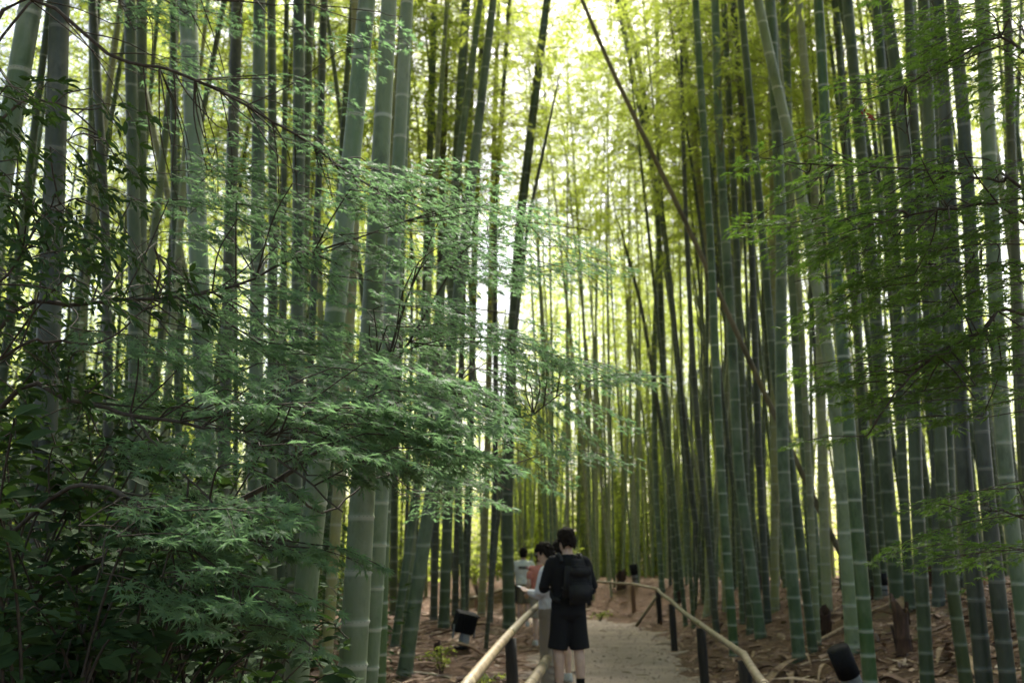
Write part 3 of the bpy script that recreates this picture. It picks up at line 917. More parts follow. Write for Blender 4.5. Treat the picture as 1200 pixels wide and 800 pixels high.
# ------------------------------------------------------------------ litter on the floor
def litter():
    g = np.random.default_rng(8)
    n = 62000
    y = 4.5 + 30 * g.uniform(0, 1, n) ** 1.5
    x = g.uniform(-0.45, 0.62, n) * y
    s, side = path_sd(x, y)
    keep = (s > 0.05) | ((s > -0.35) & (g.uniform(0, 1, n) < 0.25)) | (g.uniform(0, 1, n) < 0.03)
    x, y = x[keep], y[keep]; n = len(x)
    z = gz(x, y) + 0.012 + 0.02 * g.uniform(0, 1, n)
    a = g.normal(0.3, 1.1, n)
    yd = np.stack([np.cos(a), np.sin(a), g.normal(0, 0.12, n)], 1)
    nd = np.stack([g.normal(0, .3, n), g.normal(0, .3, n), np.ones(n)], 1)
    u_ = g.uniform(0, 1, n); sz = np.where(u_ < 0.62, g.uniform(0.05, 0.12, n), np.where(u_ < 0.9, g.uniform(0.12, 0.24, n), g.uniform(0.26, 0.5, n)))
    lt = np.array([(-0.05, 0, 0), (0.05, 0, 0), (0.07, 0.5, 0.05), (-0.06, 0.5, 0.05), (0.0, 1.0, 0)])
    lf = np.array([(0, 1, 2), (0, 2, 3), (3, 2, 4)])
    v, f = scatter_leaves(lt, lf, np.stack([x, y, z], 1), yd, nd, sz)
    m, nt, bs, out = new_mat('litter')
    geo = N(nt, 'ShaderNodeNewGeometry')
    c = ramp(nt, geo.outputs['Random Per Island'], [(0.0, (0.04, 0.023, 0.014)), (0.35, (0.115, 0.065, 0.042)), (0.7, (0.21, 0.125, 0.083)), (0.9, (0.33, 0.225, 0.155)), (1.0, (0.48, 0.38, 0.29))])
    nt.links.new(c, bs.inputs['Base Color']); bs.inputs['Roughness'].default_value = 0.85
    o = obj('leaf_litter', mesh_np('leaf_litter', v, f, False), m)
    tag(o, 'scattered dry brown bamboo leaves covering the forest floor', 'leaf litter', None, 'stuff')
litter()

def gravel():
    g = np.random.default_rng(12)
    n = 4200
    k = g.integers(0, len(PATHC) - 1, n * 3); t = g.uniform(0, 1, n * 3)[:, None]
    p = PATHC[k] * (1 - t) + PATHC[k + 1] * t + g.uniform(-1.15, 1.15, (n * 3, 2))
    p = p[(p[:, 1] > 7) & (p[:, 1] < 27.5)][:n]; n = len(p)
    z = gz(p[:, 0], p[:, 1]) + 0.012
    a = g.uniform(0, 6.28, n)
    lt = np.array([(1, 0, 0), (0, 0.8, 0.1), (-0.9, 0.1, 0), (0, -0.8, 0), (0.1, 0, 0.6)]); lf = np.array([(0, 1, 4), (1, 2, 4), (2, 3, 4), (3, 0, 4)])
    v, f = scatter_leaves(lt, lf, np.stack([p[:, 0], p[:, 1], z], 1), np.stack([np.cos(a), np.sin(a), 0 * a], 1), np.tile((0, 0, 1.0), (n, 1)), g.uniform(0.006, 0.02, n) * np.where(g.uniform(0, 1, n) < 0.05, 2.0, 1.0))
    m, nt, bs, out = new_mat('gravel')
    geo = N(nt, 'ShaderNodeNewGeometry')
    nt.links.new(ramp(nt, geo.outputs['Random Per Island'], [(0, (0.06, 0.046, 0.036)), (0.6, (0.20, 0.155, 0.12)), (1, (0.36, 0.30, 0.25))]), bs.inputs['Base Color'])
    bs.inputs['Roughness'].default_value = 0.9
    tag(obj('gravel', mesh_np('gravel', v, f, False), m), 'loose grit scattered over the footpath', 'gravel', None, 'stuff')
gravel()

def sheath_mesh(seed):
    g = np.random.default_rng(seed)
    L, Wd = g.uniform(0.3, 0.55), g.uniform(0.035, 0.06)
    nu, nv = 9, 7
    v = []
    curl = g.uniform(1.2, 2.6)
    bow = g.uniform(0.02, 0.09)
    for i in range(nu):
        t = i / (nu - 1)
        w = Wd * (1 - 0.75 * t ** 2.2) * (0.8 + 0.2 * math.sin(3 * t))
        for j in range(nv):
            a = (j / (nv - 1) - 0.5) * curl
            v.append((w * math.sin(a) + g.normal(0, 0.002), (t - 0.5) * L, w * (1 - math.cos(a)) * 0.8 + bow * (1 - (2 * t - 1) ** 2)))
    f = [(i * nv + j, i * nv + j + 1, (i + 1) * nv + j + 1, (i + 1) * nv + j) for i in range(nu - 1) for j in range(nv - 1)]
    me = mesh_np('fallen_sheath', np.array(v), np.array(f))
    me.materials.append(M['sheath'])
    return me
def sheaths():
    ms = [sheath_mesh(40 + i) for i in range(5)]
    g = random.Random(3)
    k = 0
    while k < 110:
        right = g.random() < 0.68
        y = g.uniform(7.5, 22)
        x = g.uniform(2.3, 0.6 * y) if right else g.uniform(-0.16 * y, 0.1)
        s, side = path_sd(np.array([x]), np.array([y]))
        if s[0] < 0.15: continue
        o = obj('fallen_sheath', ms[k % 5], None, None, (x, y, gzf(x, y) + 0.015))
        e = 0.15
        dx = (gzf(x + e, y) - gzf(x - e, y)) / (2 * e); dy = (gzf(x, y + e) - gzf(x, y - e)) / (2 * e)
        q = Vector((-dx, -dy, 1)).to_track_quat('Z', 'Y') @ Matrix.Rotation(g.uniform(0, 6.28), 3, 'Z').to_quaternion()
        if g.random() < 0.5:
            q = q @ Matrix.Rotation(math.pi, 3, 'Y').to_quaternion(); o.location.z += 0.05
        o.rotation_mode = 'QUATERNION'; o.rotation_quaternion = q
        sc = g.uniform(0.8, 1.7); o.scale = (sc, sc, sc)
        near = 'nearer' if y < 11 else 'farther' if y > 16 else 'middle'
        tag(o, ('curled sheath on %s right bank, ' if right else 'curled sheath on %s left floor, ') % near + mark(proj(o.location)[0]), 'bamboo sheath',
            'fallen sheaths on the right bank' if right else 'fallen sheaths left of the path')
        k += 1
sheaths()

def fallen_stick(a, b, r, label, mat='pole'):
    a = np.array(a); b = np.array(b)
    a[2] = gzf(a[0], a[1]) + r + 0.012; b[2] = gzf(b[0], b[1]) + r + 0.012
    t = np.linspace(0, 1, 12)[:, None]
    pts = a * (1 - t) + b * t
    pts[:, 2] = np.maximum(pts[:, 2], gz(pts[:, 0], pts[:, 1]) + r)
    rr = np.full(12, r); rr[[3, 7]] *= 1.15
    root = thing('fallen_cane', label, 'cane', tuple(pts[5]))
    obj('stem', mesh_np('stem', *tube(pts - pts[5], rr, 7)), M[mat], root)
    tw = np.array([pts[8], pts[8] + np.array((0.08, -0.05, 0.06)), pts[8] + np.array((0.2, -0.16, 0.03))]) - pts[5]
    obj('twig', mesh_np('twig', *tube(tw, [r * .5, r * .35, r * .2], 5)), M[mat], root)
fallen_stick((-1.25, 11.6, 0), (-0.2, 12.0, 0), 0.016, 'thin tan cane lying on the litter in front of the box lamp')
fallen_stick((-0.75, 9.4, 0), (0.02, 9.9, 0), 0.014, 'short pale cane lying beside the left rail post')
fallen_stick((-1.5, 9.9, 0), (-1.15, 10.5, 0), 0.025, 'short thick cane end on the litter near the bottom left edge of the clearing')
fallen_stick((2.75, 9.2, 0), (3.6, 9.9, 0), 0.02, 'tan cane on the litter beside the right rail', 'sheath')
fallen_stick((4.6, 9.6, 0), (5.5, 9.3, 0), 0.022, 'brown cane lying at the lower right under dark bamboos', 'sheath')
fallen_stick((3.9, 13.2, 0), (5.2, 14.2, 0), 0.024, 'brown cane fallen across the upper right bank', 'sheath')

# ------------------------------------------------------------------ handrails
def pole_seg(a, b, ra, rb, parent):
    a = np.asarray(a, float); b = np.asarray(b, float)
    L = np.linalg.norm(b - a)
    rz, rs, wx = [0.0], [1.0], [0.0]
    z = 0.16
    while z < L - 0.06:
        rz += [z - 0.02, z, z + 0.02]; rs += [1.0, 1.07, 1.0]; wx += [0.4, 1, 0.3]
        z += random.uniform(0.2, 0.3)
    rz.append(L); rs.append(1.0); wx.append(0.0)
    t = np.array(rz)[:, None] / L
    bow = np.array((random.gauss(0, .003), 0, random.gauss(0, .003)))
    pts = a * (1 - t) + b * t + np.sin(t * math.pi) * bow * L
    rr = (ra + (rb - ra) * t[:, 0]) * np.array(rs)
    o = np.asarray(parent.location)
    v, f = tube(pts - o, rr, 14)
    me = mesh_np('rail', v, f, True, {'wax': np.concatenate([np.repeat(wx, 14), [0, 0]])})
    obj('rail', me, M['pole'], parent)

def post(top, r, parent, mat='post', base_z=None, lean=(0, 0)):
    top = np.asarray(top, float)
    gzv = gzf(top[0] + lean[0], top[1] + lean[1]) - 0.12
    t = np.linspace(0, 1, 7)[:, None]
    bot = np.array((top[0] + lean[0], top[1] + lean[1], gzv))
    pts = bot * (1 - t) + top * t
    rr = r * (1 + 0.05 * np.sin(np.arange(7) * 2.1))
    v, f = tube(pts - np.asarray(parent.location), rr, 10)
    obj('post', mesh_np('post', v, f), M[mat], parent)

def rails():
    # right rail: pixels with depth
    pr = [(697, 681, 28.0), (741, 684, 26.3), (771, 690, 23.7), (787, 704, 17.0), (821, 731, 12.0), (872, 767, 8.4), (896, 803, 6.4), (905, 900, 4.6)]
    pts = [P(*q) for q in pr]
    root = thing('bamboo_handrail', 'tan bamboo pole handrail on dark posts along the right of the path', 'handrail', (pts[4][0], pts[4][1], 0))
    rd = [0.030, 0.030, 0.030, 0.030, 0.030, 0.030, 0.031, 0.032]
    for i in range(len(pts) - 1):
        ex = norm(pts[i + 1] - pts[i]) * 0.05
        pole_seg(pts[i] - ex + (0, 0, 0.004 * (i % 2)), pts[i + 1] + ex, rd[i], rd[i + 1], root)
    for i, mt in ((1, 'post_brown'), (2, 'post'), (3, 'post'), (4, 'post'), (5, 'post')):
        post(pts[i] - (0, 0, 0.045), 0.055 if i > 2 else 0.06, root, mt, lean=(0.03, 0))
    br = P(757, 704, 23.9); 
    t = np.linspace(0, 1, 5)[:, None]
    b0 = np.array((br[0] - 0.25, br[1], gzf(br[0] - 0.25, br[1]))); b1 = pts[2] - (0.02, 0, 0.15)
    obj('brace', mesh_np('brace', *tube(b0 * (1 - t) + b1 * t - np.asarray(root.location), 0.035, 8)), M['pole'], root)
    # left rail
    pl = [(480, 905, 4.0), (549, 800, 5.9), (598, 741, 8.7), (638, 703, 14.6)]
    pts = [P(*q) for q in pl]
    root = thing('bamboo_handrail', 'tan bamboo pole handrail slanting up along the left of the path beside the group', 'handrail', (pts[2][0], pts[2][1], 0))
    rd = [0.037, 0.036, 0.034, 0.033]
    for i in range(len(pts) - 1):
        ex = norm(pts[i + 1] - pts[i]) * 0.04
        pole_seg(pts[i] - ex, pts[i + 1] + ex, rd[i], rd[i + 1], root)
    post(pts[2] - (0, 0, 0.045), 0.05, root, 'post', lean=(0.05, -0.05))
    post(pts[1] - (-0.05, -0.3, 0.05), 0.055, root, 'post')
    post(pts[3] - (0, 0, 0.04), 0.07, root, 'post_brown')
    # slack lower pole under the left rail
    lo = [P(641, 772, 11.2), P(630, 790, 10.0), P(606, 822, 8.6)]
    lo = [np.array((q[0], q[1], max(q[2], gzf(q[0], q[1]) + 0.05))) for q in lo]
    o2 = thing('low_pole', 'curved tan pole lying low beside the feet of the group', 'pole', tuple(lo[1]))
    line = smooth_line(lo, 14)
    me = mesh_np('pole', *tube(line - lo[1], 0.05, 12))
    obj('shaft', me, M['pole'], o2)
    rr = smooth_line(lo, 14)[[4, 9]]
    for q in rr:
        n = obj('node', NODE, M['node'], o2, tuple(q - lo[1])); n.scale = (0.05, 0.05, 0.05)
        n.rotation_mode = 'QUATERNION'; n.rotation_quaternion = Vector(line[8] - line[5]).to_track_quat('Z', 'Y')
    # far rail beyond the bend
    pf = [(690, 681, 28.6), (640, 684, 28.8), (591, 690, 28.9), (558, 700, 28.9), (520, 704, 29.0)]
    pts = [P(*q) for q in pf]
    root = thing('bamboo_handrail', 'thin far bamboo handrail on the outer side of the path bend', 'handrail', (pts[2][0], pts[2][1], 0))
    for i in range(len(pts) - 1):
        ex = norm(pts[i + 1] - pts[i]) * 0.05
        pole_seg(pts[i] - ex, pts[i + 1] + ex, 0.05, 0.05, root)
    for i in (0, 1, 2, 3):
        post(pts[i] - (0, 0, 0.045), 0.06, root, 'post_brown' if i == 3 else 'post')
rails()

# ------------------------------------------------------------------ garden lamps
def bevel_box(w, d, h, bev=0.01, seg=2):
    bm = bmesh.new()
    bmesh.ops.create_cube(bm, size=1)
    bmesh.ops.scale(bm, vec=(w, d, h), verts=bm.verts)
    bmesh.ops.bevel(bm, geom=bm.edges[:], offset=bev, segments=seg, affect='EDGES')
    return bm
def bm_obj(name, bm, mat, parent, loc=(0, 0, 0), rot=(0, 0, 0), smooth=False):
    me = bpy.data.meshes.new(name); bm.to_mesh(me); bm.free()
    if smooth:
        me.polygons.foreach_set('use_smooth', np.full(len(me.polygons), True))
    o = obj(name, me, mat, parent, loc); o.rotation_euler = rot
    return o

def box_lamp(px, py, label, tilt=-0.2, yaw=0.5, s=1.0, Y=None):
    Y = Y or ground_hit(px, py)
    p = P(px, py, Y); p[2] = gzf(p[0], p[1])
    root = thing('flood_light', label, 'flood light', tuple(p), yaw)
    root.scale = (s, s, s)
    bm_obj('base_plate', bevel_box(0.22, 0.2, 0.035, 0.008), M['black_metal'], root, (0, 0, 0.03))
    bm_obj('pedestal', bevel_box(0.13, 0.12, 0.2, 0.02), M['grey_metal'], root, (0.02, 0, 0.13), (0, 0.12, 0))
    h = bm_obj('housing', bevel_box(0.3, 0.2, 0.27, 0.015), M['black_metal'], root, (0.03, 0, 0.37), (0.25, tilt * -1, 0))
    bm_obj('hood', bevel_box(0.335, 0.23, 0.02, 0.006), M['black_metal'], h, (0, 0, 0.142))
    bm_obj('lens', bevel_box(0.25, 0.012, 0.2, 0.004), M['glass'], h, (0, 0.104, 0))
    for k in range(6):
        bm_obj('fin', bevel_box(0.008, 0.03, 0.22, 0.002, 1), M['black_metal'], h, (-0.11 + k * 0.044, -0.112, 0))
    for sx in (-1, 1):
        bm_obj('bracket', bevel_box(0.012, 0.05, 0.2, 0.003, 1), M['grey_metal'], root, (0.02 + sx * 0.165, 0, 0.26), (0, 0.1, 0))

def tube_lamp(px, py, label, lean=(0, 0), s=1.0, Y=None):
    Y = Y or ground_hit(px, py)
    p = P(px, py, Y); p[2] = gzf(p[0], p[1]) - 0.04
    root = thing('spot_light', label, 'spot light', tuple(p))
    root.rotation_euler = (lean[0], lean[1], 0.3); root.scale = (s, s, s)
    t = lambda zs, rs: tube(np.array([(0, 0, z) for z in zs]), rs, 18, True)
    obj('stake', mesh_np('stake', *t([0, 0.06, 0.1], [0.03, 0.04, 0.05])), M['grey_metal'], root)
    obj('body', mesh_np('body', *t([0.08, 0.1, 0.3, 0.32], [0.07, 0.088, 0.088, 0.084])), M['grey_metal'], root)
    zs = [0.3, 0.302, 0.56, 0.562, 0.5, 0.46]
    rs = [0.08, 0.1, 0.1, 0.094, 0.09, 0.088]
    obj('hood', mesh_np('hood', *t(zs, rs)), M['black_metal'], root)
    obj('lens', mesh_np('lens', *t([0.462, 0.468, 0.47], [0.088, 0.085, 0.06])), M['glass'], root)
    obj('clamp', mesh_np('clamp', *t([0.19, 0.193, 0.215, 0.218], [0.086, 0.094, 0.094, 0.086])), M['black_metal'], root)

box_lamp(542, 762, 'black box flood light tilted on a grey pedestal left of the path', -0.2, 0.45, 0.98)
box_lamp(463, 842, 'black flood light top peeking in at the bottom edge below the leaning bamboos', 0.1, -0.2, 0.9, Y=6.3)
tube_lamp(1010, 822, 'tilted black tube spotlight among bamboos at the bottom right', (0.1, -0.46), 0.98)
tube_lamp(1036, 700, 'small upright black spotlight on the bank beyond the sheathed stump', (0, 0), 0.72)
tube_lamp(746, 683, 'distant dark spotlight leaning in front of the far bamboo stand', (0, -0.15), 1.15, Y=29.5)

# ------------------------------------------------------------------ stumps and foot sheaths
def stump(px, py, w, h, label, lean=0.0, Y=None, cut='jag'):
    Y = Y or ground_hit(px, py)
    p = P(px, py, Y); p[2] = gzf(p[0], p[1]) - 0.03
    sc = Y / FPX
    r = 0.43 * w * sc; H = h * sc * 0.95 + 0.03
    root = thing('bamboo_stump', label, 'stump', tuple(p), random.uniform(0, 6.28))
    S = 20
    zs = np.array([0, 0.05, 0.3, 0.33, 0.36, 0.65, 0.8, 1.0])
    rs = np.array([1.15, 1.05, 0.95, 1.03, 0.95, 0.92, 0.95, 1.0])
    g = np.random.default_rng(int(px))
    th_ = np.arange(S) * 2 * math.pi / S
    jag = 0.14 * np.sin(th_ + g.uniform(0, 6)) + 0.06 * np.sin(3 * th_ + g.uniform(0, 6)) + g.uniform(-0.03, 0.03, S)
    v = []
    for ring in range(2):
        for zi, ri in (zip(zs, rs) if ring == 0 else zip(zs[::-1], rs[::-1] * 0.8)):
            for k in range(S):
                a = 2 * math.pi * k / S
                rr = r * ri * (1 + 0.05 * math.sin(3 * a + zi * 5))
                z = H * zi + (H * jag[k] if zi == 1.0 else 0)
                v.append((rr * math.cos(a) + lean * z, rr * math.sin(a), z))
    n = len(v) // S
    f = [(i * S + k, i * S + (k + 1) % S, (i + 1) * S + (k + 1) % S, (i + 1) * S + k) for i in range(n - 1) for k in range(S)]
    obj('stub', mesh_np('stub', np.array(v), np.array(f)), M['sheath_dark'], root)
    # ragged sheath flaps
    for q in range(4):
        a0 = g.uniform(0, 6.28); z0 = H * g.uniform(0.05, 0.6); L = H * g.uniform(0.3, 0.5)
        vv = []
        for i in range(5):
            for j in range(4):
                a = a0 + (j / 3 - 0.5) * 1.2 * (1 - 0.6 * i / 4)
                rr = r * (1.12 + 0.25 * (i / 4) ** 2)
                z = z0 + L * i / 4
                vv.append((rr * math.cos(a) + lean * z, rr * math.sin(a), z))
        ff = [(i * 4 + j, i * 4 + j + 1, i * 4 + j + 5, i * 4 + j + 4) for i in range(4) for j in range(3)]
        obj('sheath_flap', mesh_np('sheath_flap', np.array(vv), np.array(ff)), M['sheath_dark'], root)

stump(1061, 768, 21, 56, 'tall dark brown sheathed stump with ragged top on the right bank', -0.12)
stump(966, 748, 17, 32, 'squat dark stump at the foot of the pale ringed bamboo', -0.1)
stump(889, 706, 9, 32, 'narrow dark brown stump behind the curved-foot bamboo')
stump(728, 690, 12, 20, 'small brown stump behind the far corner of the right rail')
stump(796, 706, 12, 14, 'low dark stump at the right rail corner')
stump(1091, 686, 9, 20, 'thin brown stump high on the bank behind the stout bamboo')
stump(1027, 702, 11, 14, 'little dark stump beside the small upright spotlight')
stump(512, 772, 9, 18, 'short brown stump left of the black box lamp')
stump(1181, 735, 13, 24, 'tan weathered stump near the right frame edge')
#stump(462, 780, 18, 50, 'dark ragged stump among the leaning bamboos left of the box lamp', 0.1)
#stump(1098, 777, 12, 28, 'pale brown stump beside the stout grey bamboo at bottom right')

# ------------------------------------------------------------------ maples and shrubs
def maple_leaf(lobes=7):
    ang = {7: [-122, -80, -40, 0, 40, 80, 122], 5: [-95, -48, 0, 48, 95]}[lobes]
    ln = {7: [0.42, 0.72, 0.92, 1.0, 0.92, 0.72, 0.42], 5: [0.6, 0.9, 1.0, 0.9, 0.6]}[lobes]
    v = [(0, 0.30, 0.0)]
    out = []
    aa = [ang[0] - 28] + [(ang[i] + ang[i + 1]) / 2 for i in range(lobes - 1)] + [ang[-1] + 28]
    for i in range(lobes):
        out.append((aa[i], 0.17, 0.0)); out.append((ang[i] - 7, ln[i] * 0.36, 0.012)); out.append((ang[i], ln[i] * 0.68, -0.10 * ln[i])); out.append((ang[i] + 7, ln[i] * 0.36, 0.012))
    out.append((aa[-1], 0.17, 0.0))
    for a, r, z in out:
        a = R(a)
        v.append((r * math.sin(a), 0.30 + r * math.cos(a), z))
    n = len(out)
    f = [(0, 1 + i + 1, 1 + i) for i in range(n - 1)]
    # petiole
    k = len(v)
    v += [(-0.012, 0, 0), (0.012, 0, 0)]
    f.append((0, k, k + 1))
    return np.array(v, float), np.array(f)

def oval_leaf(w=0.22, fold=0.06):
    v = [(0, 0, 0)]
    ys = [0.15, 0.4, 0.7]
    ws = [0.6, 1.0, 0.65]
    for y, q in zip(ys, ws):
        v += [(-w * q, y, fold * q), (0, y, -0.02), (w * q, y, fold * q)]
    v.append((0, 1.0, -0.1))
    f = [(0, 2, 1), (0, 3, 2), (1, 2, 5), (1, 5, 4), (2, 3, 6), (2, 6, 5), (4, 5, 8), (4, 8, 7), (5, 6, 9), (5, 9, 8), (7, 8, 10), (8, 9, 10)]
    return np.array(v, float), np.array([(a, c, b) for a, b, c in f])

def spray(g, p0, p1, width, leaf, tw, acc, flat=0.3, step=0.045, droop=0.06, face=(0, 0, 0)):
    """a flat fan of twigs from p0 to p1 with leaf pairs; acc collects (pos, dir, normal, size)"""
    p0 = np.asarray(p0, float); p1 = np.asarray(p1, float)
    L = np.linalg.norm(p1 - p0)
    ax = (p1 - p0) / L
    up = np.array((0, 0, 1.0)) + g.normal(0, 0.13, 3)
    side = norm(np.cross(ax, up)); nup = np.cross(side, ax)
    t = np.linspace(0, 1, 8)
    bow = droop * L
    main = p0 + (p1 - p0) * t[:, None] + np.outer(bow * np.sin(math.pi * t) + 0, (0, 0, 1)) + side * (0.05 * L * np.sin(2.5 * math.pi * t) * g.normal())[:, None]
    tw.add(*tube(main, np.linspace(0.0026, 0.001, 8), 4, False))
    def put(q, d):
        n = nup + g.normal(0, flat, 3) + np.asarray(face)
        d = norm(d + g.normal(0, 0.18, 3) + np.array((0, 0, -0.12)))
        acc.append((q, d, n, leaf * g.uniform(0.5, 1.25)))
    s = 0.12
    sg = 1
    while s < 1.0:
        i = s * 7; a = int(min(i, 6)); q = main[a] * (1 - (i - a)) + main[a + 1] * (i - a)
        tl = width * (0.35 + 0.65 * math.sin(math.pi * min(1, 0.2 + 0.75 * s))) * g.uniform(0.6, 1.1) * (1.15 - 0.75 * s)
        d = norm(ax * g.uniform(0.7, 1.1) + side * sg * g.uniform(0.7, 1.1) + np.array((0, 0, g.normal(0, 0.12) - 0.05)))
        m = max(2, int(tl / step))
        tp = q + np.outer(np.linspace(0, 1, m + 1), d * tl) + np.outer(-0.10 * tl * np.linspace(0, 1, m + 1) ** 2, (0, 0, 1))
        tw.add(*tube(tp, np.linspace(0.0013, 0.0007, m + 1), 3, False))
        pd = np.cross(nup, d)
        for k in range(1, m + 1):
            if k == m:
                put(tp[k], d)
            if g.uniform() < 0.93:
                put(tp[k], norm(d * 0.6 + pd * 0.8)); put(tp[k], norm(d * 0.6 - pd * 0.8))
        sg = -sg
        s += step * 1.1 / L * g.uniform(0.8, 1.2)
    put(main[-1], ax)

def limb(pts, r0, r1, root, name='limb', mat='bark', n=26):
    line = smooth_line(pts, n)
    line = line + np.random.default_rng(int(abs(pts[0][0]) * 100)).normal(0, 0.003, line.shape)
    o = np.asarray(root.location)
    if name == 'limb': r0, r1 = r0 * 0.65, r1 * 0.7
    v, f = tube(line - o, np.linspace(r0, r1, n), 7)
    obj(name, mesh_np(name, v, f), M[mat], root)
    return line

def finish_tree(root, acc, tw, tmpl, mat, n_single, limbs_pts, twig_mat='twig'):
    o = np.asarray(root.location)
    for b in tw.v: b -= o.astype(np.float32)
    tag(tw.build('twigs', M[twig_mat], root), kind='stuff')
    pos = np.array([a[0] for a in acc]); yd = np.array([a[1] for a in acc]); nd = np.array([a[2] for a in acc]); sz = np.array([a[3] for a in acc])
    score = []
    for p, s in zip(pos, sz):
        q = proj(p)
        score.append(s / q[2] if q and 5 < q[0] < 1195 and 5 < q[1] < 795 else 0)
    order = np.argsort(score)[::-1]
    one, rest = order[:n_single], order[n_single:]
    me = mesh_np('leaf', *tmpl, False); me.materials.append(M[mat])
    for i in one:
        l = obj('leaf', me, None, root)
        l.matrix_local = leaf_matrix(pos[i] - o, yd[i], nd[i], sz[i])
    v, f = scatter_leaves(tmpl[0], tmpl[1], pos[rest] - o, yd[rest], nd[rest], sz[rest])
    c = obj('crown', mesh_np('crown', v, f, False), M[mat], root)
    tag(c, kind='stuff')

def link_twig(g, tw, p, lines, r=0.0042):
    """curved twig from the nearest limb point to p"""
    best = min(((np.linalg.norm(l - p, axis=1).min(), li) for li, l in enumerate(lines)))
    l = lines[best[1]]
    d = np.linalg.norm(l - p, axis=1)
    i = int(max(0, d.argmin() - 2))
    a = l[i]
    m = (a + p) / 2 + np.array((0, 0, 0.06 * best[0])) + g.normal(0, 0.02, 3)
    tw.add(*tube(smooth_line([a, m, p], 8), np.linspace(r, 0.0026, 8), 4, False))
    return a

def region_sprays(g, tw, acc, lines, box, n, dr, leaf, length=(0.35, 0.65), width=0.3, dirx=1.0, flat=0.3, fall=0.25, step=0.045, face=(0, 0, 0)):
    x0, x1, y0, y1 = box
    for k in range(n):
        Y = g.uniform(*dr)
        c = P(g.uniform(x0, x1), g.uniform(y0, y1), Y)
        L = g.uniform(*length)
        d = norm((dirx * g.uniform(0.4, 1.0), g.normal(0, 0.5), -fall * g.uniform(0.2, 1.2)))
        p0 = c - d * L / 2; p1 = c + d * L / 2
        link_twig(g, tw, p0, lines)
        spray(g, p0, p1, width * g.uniform(0.7, 1.2), leaf, tw, acc, flat, step, face=face)

